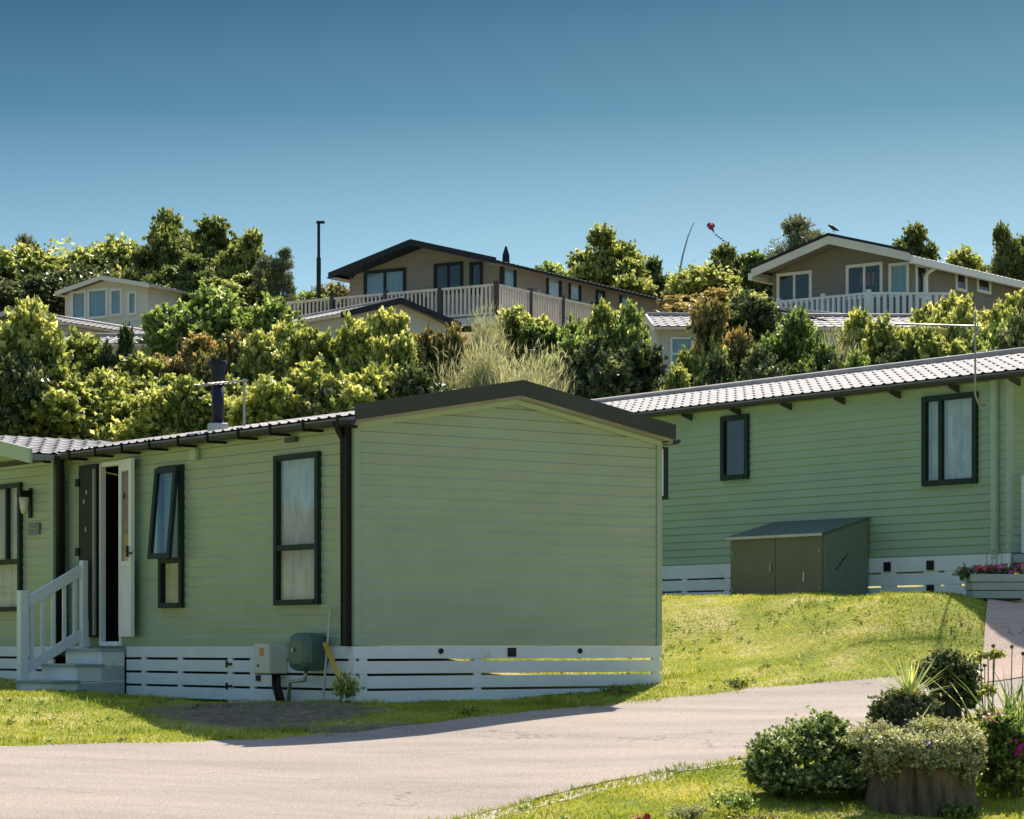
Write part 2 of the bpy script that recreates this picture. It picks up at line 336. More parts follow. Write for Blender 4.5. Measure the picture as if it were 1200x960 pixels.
def ground_mat():
    m = bpy.data.materials.new('lawn and soil'); t, b = nodes_of(m); N = t.nodes.new; K = t.links.new
    c = N('ShaderNodeTexCoord')
    def ns(s, d=6):
        n = N('ShaderNodeTexNoise'); n.inputs['Scale'].default_value = s; n.inputs['Detail'].default_value = d; K(c.outputs['Object'], n.inputs['Vector']); return n.outputs['Fac']
    def ramp(f, st):
        r = N('ShaderNodeValToRGB')
        while len(r.color_ramp.elements) < len(st): r.color_ramp.elements.new(.5)
        for e, (p, cc) in zip(r.color_ramp.elements, st): e.position = p; e.color = (*cc, 1)
        K(f, r.inputs[0]); return r.outputs[0]
    g = ramp(ns(1.3, 9), [(0.32, (0.20, 0.25, 0.03)), (0.48, (0.36, 0.36, 0.05)), (0.62, (0.56, 0.46, 0.17))])
    g2 = ramp(ns(22, 4), [(0.3, (0.55, 0.62, 0.5)), (0.7, (1.25, 1.2, 1.15))])
    mx = N('ShaderNodeMix'); mx.data_type = 'RGBA'; mx.blend_type = 'MULTIPLY'; mx.inputs['Factor'].default_value = 1; K(g, mx.inputs['A']); K(g2, mx.inputs['B'])
    so_ = ramp(ns(9, 8), [(0.3, (0.13, 0.095, 0.065)), (0.7, (0.27, 0.205, 0.15))])
    at = N('ShaderNodeAttribute'); at.attribute_name = 'soil'
    m2 = N('ShaderNodeMix'); m2.data_type = 'RGBA'; K(at.outputs['Fac'], m2.inputs['Factor']); K(mx.outputs['Result'], m2.inputs['A']); K(so_, m2.inputs['B'])
    K(m2.outputs['Result'], b.inputs['Base Color']); b.inputs['Roughness'].default_value = .9; b.inputs['Specular IOR Level'].default_value = .15
    bp = N('ShaderNodeBump'); bp.inputs['Strength'].default_value = .8; bp.inputs['Distance'].default_value = .03; K(ns(45, 6), bp.inputs['Height']); K(bp.outputs[0], b.inputs['Normal'])
    return m
sm = soilmask(GX, GY)
hill = np.clip((GY - 41) / 3, 0, 1)
tag(grid_mesh('ground', GX, GY, GZ, ground_mat(), {'soil': np.maximum(sm, hill * .75)}), 'grassy ground rising to the hillside behind the lodges', 'ground', kind='structure')

def asphalt_mat(name, base, patch, warm):
    m = bpy.data.materials.new(name); t, b = nodes_of(m); N = t.nodes.new; K = t.links.new
    c = N('ShaderNodeTexCoord'); mpn = N('ShaderNodeMapping'); mpn.inputs['Rotation'].default_value = (0, 0, R(-35)); mpn.inputs['Scale'].default_value = (0.35, 1.3, 1)
    K(c.outputs['Object'], mpn.inputs[0])
    def ns(s, d, v):
        n = N('ShaderNodeTexNoise'); n.inputs['Scale'].default_value = s; n.inputs['Detail'].default_value = d; K(v, n.inputs['Vector']); return n.outputs['Fac']
    def ramp(f, st):
        r = N('ShaderNodeValToRGB')
        while len(r.color_ramp.elements) < len(st): r.color_ramp.elements.new(.5)
        for e, (p, cc) in zip(r.color_ramp.elements, st): e.position = p; e.color = (*cc, 1)
        K(f, r.inputs[0]); return r.outputs[0]
    a = ramp(ns(1.4, 7, mpn.outputs[0]), [(0.35, base), (0.55, patch), (0.72, warm)])
    g = ramp(ns(70, 3, c.outputs['Object']), [(0.3, (0.60, 0.60, 0.62)), (0.72, (1.25, 1.22, 1.2))])
    mx = N('ShaderNodeMix'); mx.data_type = 'RGBA'; mx.blend_type = 'MULTIPLY'; mx.inputs['Factor'].default_value = 1; K(a, mx.inputs['A']); K(g, mx.inputs['B'])
    # fine cracks and tar lines
    vo = N('ShaderNodeTexVoronoi'); vo.feature = 'DISTANCE_TO_EDGE'; vo.inputs['Scale'].default_value = .55
    dn = N('ShaderNodeTexNoise'); dn.inputs['Scale'].default_value = 1.6; dn.inputs['Detail'].default_value = 5; K(c.outputs['Object'], dn.inputs['Vector'])
    va = N('ShaderNodeVectorMath'); va.operation = 'ADD'; K(mpn.outputs[0], va.inputs[0]); K(dn.outputs['Color'], va.inputs[1]); K(va.outputs[0], vo.inputs['Vector'])
    cr = ramp(vo.outputs['Distance'], [(0.0, (0.55, 0.52, 0.5)), (0.008, (1, 1, 1))])
    gate = ramp(ns(.8, 2, c.outputs['Object']), [(0.5, (0, 0, 0)), (0.58, (1, 1, 1))])
    mc = N('ShaderNodeMix'); mc.data_type = 'RGBA'; mc.blend_type = 'MULTIPLY'; K(gate, mc.inputs['Factor']); K(mx.outputs['Result'], mc.inputs['A']); K(cr, mc.inputs['B'])
    K(mc.outputs['Result'], b.inputs['Base Color']); b.inputs['Roughness'].default_value = .85; b.inputs['Specular IOR Level'].default_value = .3
    bp = N('ShaderNodeBump'); bp.inputs['Strength'].default_value = .6; bp.inputs['Distance'].default_value = .008; K(ns(120, 3, c.outputs['Object']), bp.inputs['Height']); K(bp.outputs[0], b.inputs['Normal'])
    return m
def resample(line, n):
    p = np.array(line); d = np.r_[0, np.cumsum(np.hypot(*np.diff(p, axis=0).T))]; s = np.linspace(0, d[-1], n)
    # smooth (Catmull-like) by interpolating then filtering
    q = np.stack([np.interp(s, d, p[:, 0]), np.interp(s, d, p[:, 1])], 1)
    for _ in range(6): q[1:-1] = (q[:-2] + 2*q[1:-1] + q[2:]) / 4
    return q
def strip(name, A, B, na, nb, lift, m, label, cat):
    t = np.linspace(0, 1, nb)[:, None, None]; G = A[None] * (1 - t) + B[None] * t
    Z = gzv(G[..., 0], G[..., 1]) + lift
    return tag(grid_mesh(name, G[..., 0], G[..., 1], Z, m), label, cat, kind='structure')
FA = resample(ROAD_FAR, 420); NA = resample(ROAD_NEAR, 420)
j = np.random.RandomState(3)
def wob(A, k, seed): 
    return A + np.stack([(vnoise(A[:, 0]*3, A[:, 1]*3, 1.2, seed) - .5) * k, (vnoise(A[:, 0]*3, A[:, 1]*3, 1.2, seed+1) - .5) * k], 1)
0 and strip('road_edge', wob(FA + (-.04, .05), .10, 21), wob(FA + (.05, -.08), .10, 25), 420, 4, .030, mat('pale grit', (0.52, 0.44, 0.34), .95, .25, 14, .6, 60), 'pale gritty edge of the road beside the lawn', 'road edge')
strip('road_edge', wob(NA + (-.03, .04), .06, 31), wob(NA + (.09, -.12), .20, 35), 420, 4, .006, mat('pale grit near', (0.56, 0.47, 0.36), .95, .25, 14, .6, 60), 'pale gritty edge of the road beside the near grass', 'road edge')
strip('road', wob(FA, .16, 41), wob(NA, .12, 45), 420, 40, .010, asphalt_mat('worn asphalt', (0.35, 0.285, 0.24), (0.43, 0.345, 0.285), (0.49, 0.375, 0.295)), 'worn pinkish grey site road crossing the foreground', 'road')
pl = resample(PATH[:4], 20); pr = resample([(9, 28.9), (9.2, 30.7), (9.4, 31.2), (9.5, 32)], 20)
strip('path', pl, pr, 20, 14, .018, asphalt_mat('pink path', (0.52, 0.36, 0.27), (0.58, 0.41, 0.31), (0.60, 0.44, 0.35)), 'pink path climbing from the road to the rear green lodge', 'path')

# ------------------------------------------------------------------ leaf machinery
def quads_mesh(name, V, tint, m, tri=False):
    """V: (n,k,3) with k verts per face"""
    n, k = V.shape[:2]; me = bpy.data.meshes.new(name)
    me.vertices.add(n*k); me.vertices.foreach_set('co', V.astype(np.float32).ravel())
    me.loops.add(n*k); me.loops.foreach_set('vertex_index', np.arange(n*k, dtype=np.int32))
    me.polygons.add(n); me.polygons.foreach_set('loop_start', np.arange(0, n*k, k, dtype=np.int32))
    me.update(calc_edges=True)
    at = me.attributes.new('tint', 'FLOAT', 'POINT'); at.data.foreach_set('value', np.repeat(tint, k).astype(np.float32))
    me.materials.append(m); return me
def unit(a): return a / np.maximum(np.linalg.norm(a, axis=-1, keepdims=True), 1e-9)
def leaves(C, D, size, rs, aspect=.55, droop=.15):
    """C centres, D pointing dirs, size (n,) -> (n,4,3) folded diamond leaves"""
    n = len(C); D = unit(D); r = unit(rs.normal(size=(n, 3))); W = unit(np.cross(D, r)); N = np.cross(W, D)
    s = size[:, None]
    return np.stack([C - D*s*.5, C + W*s*aspect*.5 + N*s*.08, C + D*s*.5 - N*s*droop, C - W*s*aspect*.5 + N*s*.08], 1)
def foliage(name, lumps, shoots, per, size, m, seed, up=.35, spread=.10, inner=.25, aspect=.55, lo=.35, tipgain=.35):
    rs = np.random.RandomState(seed); Cs = []; Ds = []; Ss = []; Ts = []
    for (cx, cy, cz, rx, ry, rz) in lumps:
        c = np.array([cx, cy, cz]); r = np.array([rx, ry, rz]); k = shoots
        d = unit(rs.normal(size=(k, 3))); d[:, 2] = np.where(d[:, 2] < -.35, -d[:, 2], d[:, 2]); d = unit(d)
        ln = rs.uniform(.70, 1.22, (k, 1)); ln += (rs.rand(k, 1) < .16) * rs.uniform(.05, .28, (k, 1)) * tipgain / .35
        e = c + d * r * ln + np.array([0, 0, 1]) * up * r[2] * .35 * rs.rand(k, 1)
        s0 = c + d * r * lo; stint = rs.uniform(-.22, .22, k)
        t = rs.rand(k, per) ** .7
        p = s0[:, None] + (e - s0)[:, None] * t[..., None]
        off = rs.normal(size=(k, per, 3)) * spread * (1.15 - t[..., None]) * min(r)
        p = p + off; sd_ = unit(e - s0)[:, None] + unit(rs.normal(size=(k, per, 3))) * 1.3 + np.array([0, 0, up])
        Cs.append(p.reshape(-1, 3)); Ds.append(sd_.reshape(-1, 3)); Ss.append((rs.uniform(.45, 1.25, (k, per)) * size).ravel())
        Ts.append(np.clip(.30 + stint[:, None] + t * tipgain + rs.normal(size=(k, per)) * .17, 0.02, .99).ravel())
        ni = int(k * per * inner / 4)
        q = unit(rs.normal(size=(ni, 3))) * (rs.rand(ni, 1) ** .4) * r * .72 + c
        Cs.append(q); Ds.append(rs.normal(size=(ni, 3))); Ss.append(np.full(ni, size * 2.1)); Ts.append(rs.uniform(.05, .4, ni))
    C = np.concatenate(Cs); D = np.concatenate(Ds); S = np.concatenate(Ss); T = np.concatenate(Ts)
    return quads_mesh(name, leaves(C, D, S, rs, aspect), T, m)
def feathery(name, lumps, n, size, m, seed, width=.03):
    rs = np.random.RandomState(seed); Vs = []; Ts = []
    for (cx, cy, cz, rx, ry, rz) in lumps:
        k = n; d = unit(rs.normal(size=(k, 3)) * (1, 1, .8) + (0, 0, .7)); c = np.array([cx, cy, cz]); r = np.array([rx, ry, rz])
        p = c + unit(rs.normal(size=(k, 3))) * np.minimum(np.abs(rs.normal(size=(k, 1))) * .55, 1.5) * r; p[:, 2] = np.maximum(p[:, 2], .02)
        rad = (p - c) / r; D = unit(rad * .7 + np.array([0, 0, .9]) + rs.normal(size=(k, 3)) * .5)
        s = rs.uniform(.6, 1.4, k) * size
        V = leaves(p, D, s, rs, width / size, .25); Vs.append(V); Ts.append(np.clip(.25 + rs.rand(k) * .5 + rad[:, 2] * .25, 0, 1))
    return quads_mesh(name, np.concatenate(Vs), np.concatenate(Ts), m)
def lumps_for(kind, rs):
    U = rs.uniform
    if kind == 'shrub':   # 2.4 m high, 1.7 wide
        L = [(0, 0, .9, .8, .75, .8)]
        for i in range(9):
            a = U(0, 6.28); q = U(.15, .6); L.append((math.cos(a)*q, math.sin(a)*q, U(.9, 1.95), U(.26, .48), U(.26, .48), U(.28, .5)))
        return L
    if kind == 'spire':   # upright, several vertical leaders
        L = [(0, 0, .8, .75, .7, .75)]
        for i in range(7):
            a = U(0, 6.28); q = U(.2, .62); h = U(1.1, 1.95); L += [(math.cos(a)*q, math.sin(a)*q, h-.4, .38, .38, .5), (math.cos(a)*q*1.1, math.sin(a)*q*1.1, h, .26, .26, .36)]
        return L
    if kind == 'round':
        L = [(0, 0, 1.25, .95, .9, 1.0)]
        for i in range(11):
            a = U(0, 6.28); b = U(.1, 1.2); L.append((math.cos(a)*math.cos(b)*.66, math.sin(a)*math.cos(b)*.66, 1.25+math.sin(b)*.72, U(.28, .46), U(.28, .46), U(.24, .4)))
        return L
    if kind == 'tree':    # 5.2 m high, 4 m wide
        L = [(0, 0, 2.4, 1.5, 1.4, 1.4), (.3, .2, 3.3, 1.0, 1.0, 1.0)]
        for i in range(22):
            a = U(0, 6.28); q = U(.6, 1.6); z = U(1.0, 4.5); q *= (1.15 - abs(z-2.5)/3.2); L.append((math.cos(a)*q, math.sin(a)*q, z, U(.45, .85), U(.45, .85), U(.35, .6)))
        L.append((U(-.3, .3), U(-.3, .3), 4.4, .6, .6, .5))
        return L
    if kind == 'open':    # loose tree with gaps
        L = [(0, 0, 2.1, 1.2, 1.2, 1.1), (.1, -.1, 3.0, .8, .8, .8)]
        for i in range(22):
            a = U(0, 6.28); q = U(.5, 1.7); z = U(1.2, 4.6); q *= (1.2 - abs(z-2.6)/3.2); L.append((math.cos(a)*q, math.sin(a)*q, z, U(.4, .65), U(.4, .65), U(.28, .5)))
        return L
PROTO = {}
def trunk_mesh(lumps, r0, seed):
    rs = random.Random(seed); mb = MB(); top = max(l[2] for l in lumps); z1 = top * .45
    mb.tube([(0, 0, -.5), (.02, .01, .0), (.04*r0, -.05, z1*.5), (0, 0, z1)], [r0*1.15, r0, r0*.8, r0*.6], 8)
    for l in lumps[1:]:
        st = Vector((0, 0, z1 * rs.uniform(.5, .98))); e = Vector(l[:3]); mid = (st + e) / 2 + Vector((0, 0, -.1 * rs.random()))
        mb.tube([st, mid, e], [r0*.42, r0*.28, r0*.12], 5, False)
    o = mb.build('trunk', M['bark'], None, smooth=True); me = o.data; bpy.data.objects.remove(o); return me
def proto(shape, leaf, var):
    key = (shape, leaf, var)
    if key in PROTO: return PROTO[key]
    sd0 = (hash_(shape) * 7 + var * 131) % 9973
    rs = np.random.RandomState(sd0)
    if shape == 'feather':
        L = [(0, 0, .7, .75, .7, .8), (.25, .1, 1.35, .42, .42, .7), (-.3, -.1, 1.2, .4, .4, .75), (0, .3, 1.5, .35, .35, .6)]
        me = feathery('foliage', L, 9000, .15, LEAF[leaf], sd0 + 1, .013)
        tm = trunk_mesh(L, .05, sd0)
    else:
        L = lumps_for(shape, rs)
        if shape in ('tree', 'open'):
            per = dict(shoots=84 if shape == 'tree' else 46, per=16, size=.17, up=.3, spread=.17)
        else:
            per = dict(shoots=88 if shape != 'round' else 96, per=17, size=.105, up=.4 if shape == 'spire' else .12, spread=.19)
        if leaf in ('lime', 'olive', 'russet') and shape not in ('tree', 'open'): per['size'] = .115
        if leaf == 'pine': per['size'] = .16; per['aspect'] = .22; per['shoots'] = int(per['shoots'] * 1.7)
        me = foliage('crown', L, per['shoots'], per['per'], per['size'], LEAF[leaf], sd0 + 1, per['up'], per['spread'], aspect=per.get('aspect', .6))
        tm = trunk_mesh(L, .16 if shape in ('tree', 'open') else .07, sd0)
    zs = np.empty(len(me.vertices) * 3, np.float32); me.vertices.foreach_get('co', zs); zs = zs.reshape(-1, 3)
    info = (me, tm, float(np.percentile(zs[:, 2], 99.93)), float(np.percentile(np.abs(zs[:, 0]), 97)) * 2)
    PROTO[key] = info; return info
def hash_(s): return sum((i + 1) * ord(c) for i, c in enumerate(s))

def plant(px, top, Y, w, shape, leaf, var, name, cat, label, group):
    me, tm, h0, w0 = proto(shape, leaf, var)
    X = (px - 600) / F * Y; g = gz(X, Y) - .1; H = max((757 - top) / F * Y - g, .8); wm = w / F * Y
    sx = wm / w0; sz = H / h0
    sx = max(sx, sz * .5)
    o = thing(name, label, cat, (X, Y, g), rnd.uniform(0, 6.28), group); o.scale = (sx, sx, sz)
    c = bpy.data.objects.new('crown', me); COL.objects.link(c); c.parent = o
    t = bpy.data.objects.new('trunk', tm); COL.objects.link(t); t.parent = o
    return o
HG = 'shrubs of the hedge on the bank behind the green lodges'
TG = 'trees along the top of the hill'
SH = [ # px, top, Y, width px, shape, leaf, variant, label
 (12,352,44,115,'shrub','olive',0,'tall olive green shrub at the left edge of the hedge'),
 (62,388,47,80,'shrub','olive',1,'upright olive shrub below the small tiled roof at far left'),
 (48,435,43.5,95,'shrub','olive',1,'dark olive shrub low at the left behind the lodge wing roof'),
 (138,383,47,48,'spire','dark',0,'narrow dark upright shrub with bronze tip in front of the small tiled roof'),
 (112,432,44,90,'shrub','lime',0,'bright yellow green shrub above the lodge wing roof ridge'),
 (165,412,46,80,'shrub','olive',2,'pale olive shrub left of the navy flue'),
 (205,392,47.5,80,'shrub','russet',2,'shrub with a few reddish tips right above the navy flue'),
 (235,333,50,115,'shrub','mid',0,'tall mid green shrub right of the cream holiday home'),
 (292,350,50.5,80,'shrub','mid',1,'mid green shrub between the cream home and the lamp post'),
 (262,388,46.5,80,'shrub','russet',0,'russet tinged shrub right of the rooftop aerial of the front lodge'),
 (225,445,43.5,90,'shrub','olive',0,'olive shrub directly behind the navy flue and aerial'),
 (306,392,46.5,80,'shrub','olive',0,'upright olive shrub below the left end of the timber deck'),
 (325,440,43.5,90,'shrub','lime',1,'lime green shrub low behind the front lodge gutter'),
 (346,378,48,70,'shrub','lime',0,'lime shrub in front of the pale roof left of the slate gable'),
 (386,372,46.5,72,'shrub','lime',1,'yellow green shrub left below the slate verge gable'),
 (436,360,46.5,66,'shrub','lime',2,'tallest yellow tipped shrub in front of the slate verge gable'),
 (400,425,43.8,90,'shrub','lime',1,'broad yellow green shrub behind the corner of the front lodge'),
 (462,392,45.5,60,'shrub','olive',2,'olive shrub left of the russet pair'),
 (486,378,47,56,'shrub','russet',1,'left one of two russet shrubs below the timber deck'),
 (520,380,47,56,'shrub','russet',0,'right one of two russet shrubs below the timber deck'),
 (497,428,44,95,'shrub','dark',0,'dark shrub just over the left verge of the front gable'),
 (450,430,44,60,'shrub','olive',2,'small olive shrub left of the dark one over the front verge'),
 (549,398,45,72,'feather','straw',0,'left feathery straw coloured shrub over the front gable'),
 (594,404,45,80,'feather','straw',1,'middle feathery straw coloured shrub over the front gable'),
 (645,410,45.5,82,'feather','straw',0,'right feathery straw coloured shrub over the front gable'),
 (572,360,50,46,'feather','straw',1,'tall feathery shrub standing before the deck corner post'),
 (622,435,44,80,'feather','straw',0,'low feathery shrub right behind the apex of the front gable'),
 (612,362,52,62,'shrub','olive',1,'grey green shrub right of the tall feathery one below the deck rail'),
 (652,370,51,62,'shrub','mid',1,'green shrub below the long side of the timber deck'),
 (706,352,49,56,'shrub','lime',0,'tall lime tipped shrub at the end of the timber deck rail'),
 (742,352,49,46,'shrub','mid',0,'pointed green shrub left of the beige home with one window'),
 (684,385,47,62,'shrub','mid',1,'rounded green shrub right of the feathery clump'),
 (728,395,45.8,86,'shrub','dark',1,'dark rounded shrub above the left end of the pale tiled roof'),
 (692,418,46,60,'shrub','dark',2,'dark low shrub right of the feathery clump'),
 (775,428,45.2,50,'shrub','lime',2,'small lime shrub under the beige home window'),
 (824,400,46,44,'shrub','lime',1,'yellow shrub to the right of the beige home window'),
 (852,352,47,64,'shrub','russet',2,'orange tipped shrub in front of the beige home roof'),
 (885,343,49,90,'shrub','dark',1,'large dark shrub between the beige home and the small slate gable'),
 (918,362,47,76,'shrub','mid',0,'dense green shrub covering the left of the small slate gable'),
 (842,412,45,62,'shrub','dark',0,'dark shrub right below the orange tipped one'),
 (962,396,46.2,50,'shrub','mid',1,'green shrub in front of the small slate gable'),
 (988,392,46.2,48,'feather','straw',1,'dry feathery shrub right of the small slate gable'),
 (1020,362,48,66,'shrub','lime',0,'green shrub below the white balustrade'),
 (1052,372,46.6,56,'shrub','olive',1,'upright green shrub right below the white balustrade'),
 (1082,354,48,72,'shrub','lime',2,'yellow green shrub left of the small windows of the right hand lodge'),
 (1118,343,48,72,'shrub','lime',0,'yellow green shrub under the small square window of the right hand lodge'),
 (1154,350,47,66,'shrub','lime',1,'yellow green shrub directly behind the television aerial mast'),
 (1188,345,48,72,'shrub','lime',2,'yellow green shrub at the right edge of the hedge'),
 (1104,385,45,80,'shrub','olive',1,'olive shrub behind the aerial boom over the rear roof'),
 (1160,378,44.4,80,'shrub','mid',0,'dim green shrub right below the aerial mast top'),
 (1206,370,43.6,80,'shrub','dark',0,'dark shrub touching the right edge above the rear roof'),
 (1000,415,45,66,'shrub','mid',0,'low green shrub right of the dry feathery one'),
 (1060,402,45,66,'shrub','dark',1,'dark low shrub above the middle of the rear roof'),
 (905,405,45,80,'shrub','dark',0,'dark low shrub above the left half of the rear roof'),  # low fill shrubs: dark leaf colour stands in for shade at the hedge foot
 (955,415,45,70,'shrub','dark',1,'dark low shrub under the small slate gable'),
 (755,435,46,60,'shrub','dark',0,'dark low shrub beneath the beige home window'),
 (160,455,43.5,80,'shrub','lime',1,'lime shrub low beside the base of the flue'),
 (275,440,44,70,'shrub','olive',0,'olive shrub right of the rooftop aerial mast'),
 (0,400,43,70,'shrub','dark',1,'dark shrub cut by the left edge of the photo'),
 (365,445,43.5,60,'shrub','dark',1,'dark low shrub over the end of the front lodge gutter'),
]
TR = [
 (22,288,108,90,'round','olive',0,'rounded evergreen tree at the far left of the hill'),
 (75,284,110,95,'round','olive',1,'second rounded evergreen tree from the left behind the cream home'),
 (132,281,110,95,'round','olive',0,'rounded evergreen tree directly above the cream home roof'),
 (30,276,116,34,'open','pine',0,'dark spiky conifer peeping over the rounded evergreens'),
 (45,318,104,90,'round','dark',1,'very dark tree left of the cream home'),
 (5,330,102,60,'round','dark',0,'dark tree touching the left edge of the photo'),
 (115,305,106,110,'round','dark',1,'dark tree right behind the cream home roof'),
 (190,246,102,92,'tree','tree',0,'tallest tree on the left with an uneven dark crown'),
 (245,256,104,100,'tree','tree',1,'broad leafy tree right of the tallest one'),
 (292,270,100,72,'tree','olive',0,'tree right of the broad one with olive crown'),
 (322,291,94,50,'open','pine',1,'loose silver green tree left of the lamp post'),
 (222,300,98,90,'tree','tree',0,'lower tree in front of the broad tree behind the cream home'),
 (285,322,94,90,'tree','olive',1,'low olive tree above the hedge left of the deck'),
 (345,345,98,70,'shrub','mid',1,'low shrub behind the left end of the timber deck'),
 (388,332,99,46,'round','russet',0,'brownish round shrub beside the left wall of the decked lodge'),
 (715,265,103,100,'tree','olive',0,'leafy tree with ragged crown behind the long dark roof'),
 (722,285,104,80,'tree','tree',1,'dense lower tree filling the ragged crowned tree'),
 (762,302,106,60,'tree','tree',0,'tree right of the ragged tree behind the dark roof'),
 (795,318,108,60,'round','mid',1,'round tree left of the leaning pole'),
 (830,312,100,80,'round','lime',0,'yellowish rounded bush right of the leaning pole'),
 (852,288,105,70,'tree','tree',1,'small tree with pointed twigs left of the right hand lodge'),
 (888,296,105,66,'tree','mid',1,'tree touching the left verge of the right hand lodge'),
 (815,340,90,70,'shrub','russet',1,'brownish bush above the beige home roof'),
 (858,337,90,70,'round','olive',1,'olive bush above the beige home roof'),
 (880,345,88,60,'round','lime',1,'yellowish bush under the left eave of the right hand lodge'),
 (935,254,108,84,'tree','pine',1,'grey green pine behind the apex of the right hand lodge'),
 (1070,264,108,70,'tree','tree',1,'rounded dark tree above the roof of the right hand lodge'),
 (1125,294,114,60,'shrub','lime',1,'low pale tree between the two trees over the right hand lodge'),
 (1176,262,105,60,'tree','tree',0,'leafy tree near the right edge above the lodge roof'),
 (1205,275,106,60,'tree','tree',0,'tree cut by the right edge of the photo'),
 (640,306,112,90,'shrub','mid',0,'low greenery peeping over the long dark roof'),
]
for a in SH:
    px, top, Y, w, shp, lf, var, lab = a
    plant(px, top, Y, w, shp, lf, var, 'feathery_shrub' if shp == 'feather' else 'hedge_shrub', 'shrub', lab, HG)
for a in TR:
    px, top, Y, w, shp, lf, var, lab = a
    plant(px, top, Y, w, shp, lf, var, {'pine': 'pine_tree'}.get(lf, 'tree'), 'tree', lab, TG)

# ------------------------------------------------------------------ lodges
class Wall:
    """a wall frame in the lodge's local space: origin o, along u, outward n"""
    def __init__(s, o, u, n): s.o = Vector(o); s.u = Vector(u); s.n = Vector(n)
    def pt(s, a, d, z): return s.o + s.u * a + s.n * d + Vector((0, 0, z))
    def box(s, mb, a0, a1, d0, d1, z0, z1):
        c = [s.pt(a0,d0,z0), s.pt(a1,d0,z0), s.pt(a1,d1,z0), s.pt(a0,d1,z0), s.pt(a0,d0,z1), s.pt(a1,d0,z1), s.pt(a1,d1,z1), s.pt(a0,d1,z1)]
        mb.hexa(c)
def clad(mb, w, length, z0, z1, row, clip=None, holes=(), d=.012, lip=.014, up=False):
    zs = [z0 + i * row for i in range(int((z1 - z0) / row) + 1)] + [z1]
    for h in holes: zs += [h[2], h[3]]
    zs = sorted(set(round(z, 4) for z in zs if z0 - 1e-6 <= z <= z1 + 1e-6))
    for za, zb in zip(zs[:-1], zs[1:]):
        if zb - za < 1e-3: continue
        f = lambda z: clip(z) if clip else (0, length)
        la, ha = f(za); lb, hb = f(zb)
        if ha - la <= .002: continue
        zm = (za + zb) / 2
        cuts = sorted([(h[0], h[1]) for h in holes if h[2] < zm < h[3]])
        segs = []; cur = None
        edges = [(la, lb)]
        for c0, c1 in cuts: edges += [(c0, c0), (c1, c1)]
        edges += [(ha, hb)]
        frac0 = ((za - z0) % row) / row; frac0 = 0 if frac0 > .999 else frac0; frac1 = frac0 + (zb - za) / row
        d0 = d * (1 - frac0); d1 = d * (1 - min(frac1, 1))
        for k in range(0, len(edges), 2):
            (a0, a1), (b0, b1) = edges[k], edges[k+1]
            if b0 - a0 < .002: continue
            lp = min(lip, (zb - za) * .4) if frac0 < .01 else 0
            if up:
                lq = .011 if frac1 > .97 else 0; t = 1 - lq / (zb - za); ac = a0 + (a1-a0)*t; bc = b0 + (b1-b0)*t; zc = zb - lq
                e0 = d * frac0; e1 = d * min(frac1, 1)
                e0 *= .7; e1 *= .7
                mb.add([w.pt(a0, e0, za), w.pt(b0, e0, za), w.pt(bc, e1, zc), w.pt(ac, e1, zc), w.pt(b1, 0, zb), w.pt(a1, 0, zb)], [(0,1,2,3), (3,2,4,5)] if lq else [(0,1,2,3)])
            elif lp:
                zc = za + lp; t = lp / (zb - za); ac = a0 + (a1-a0)*t; bc = b0 + (b1-b0)*t
                mb.add([w.pt(a0, 0, za), w.pt(b0, 0, za), w.pt(bc, d, zc), w.pt(ac, d, zc), w.pt(b1, d1, zb), w.pt(a1, d1, zb)], [(0,1,2,3), (3,2,4,5)])
            else:
                mb.add([w.pt(a0, d0, za), w.pt(b0, d0, za), w.pt(b1, d1, zb), w.pt(a1, d1, zb)], [(0,1,2,3)])
def tiles(mb, E0, u, Lu, up, Ls, pitch=.185, rowlen=.34, amp=.020, step=.015, res=12):
    """tiled slope: eave corner E0, along u (length Lu), up the slope by Ls"""
    E0 = Vector(E0); u = Vector(u).normalized(); up = Vector(up).normalized(); n = u.cross(up).normalized()
    if n.z < 0: n = -n
    nu = max(int(Lu / pitch * res), 2); rows = max(int(round(Ls / rowlen)), 1); rl = Ls / rows
    base = len(mb.v)
    for r in range(rows):
        for (v, h) in ((r * rl, step), ((r + 1) * rl, 0)):
            for i in range(nu + 1):
                a = Lu * i / nu; ph = (a / pitch) % 1
                prof = math.exp(-((ph - .5) / .13) ** 2)
                p = E0 + u * a + up * v + n * (h + amp * prof + .01)
                mb.v.append(tuple(p))
    W_ = nu + 1
    for r in range(rows * 2 - 1):
        for i in range(nu):
            q = base + r * W_ + i; mb.f.append((q, q+1, q+W_+1, q+W_))
    # thickness of the front row and an underside
    p = [E0, E0 + u * Lu, E0 + u * Lu + up * Ls, E0 + up * Ls]
    mb.hexa([x - n * .05 for x in p] + [x + n * .008 for x in p])
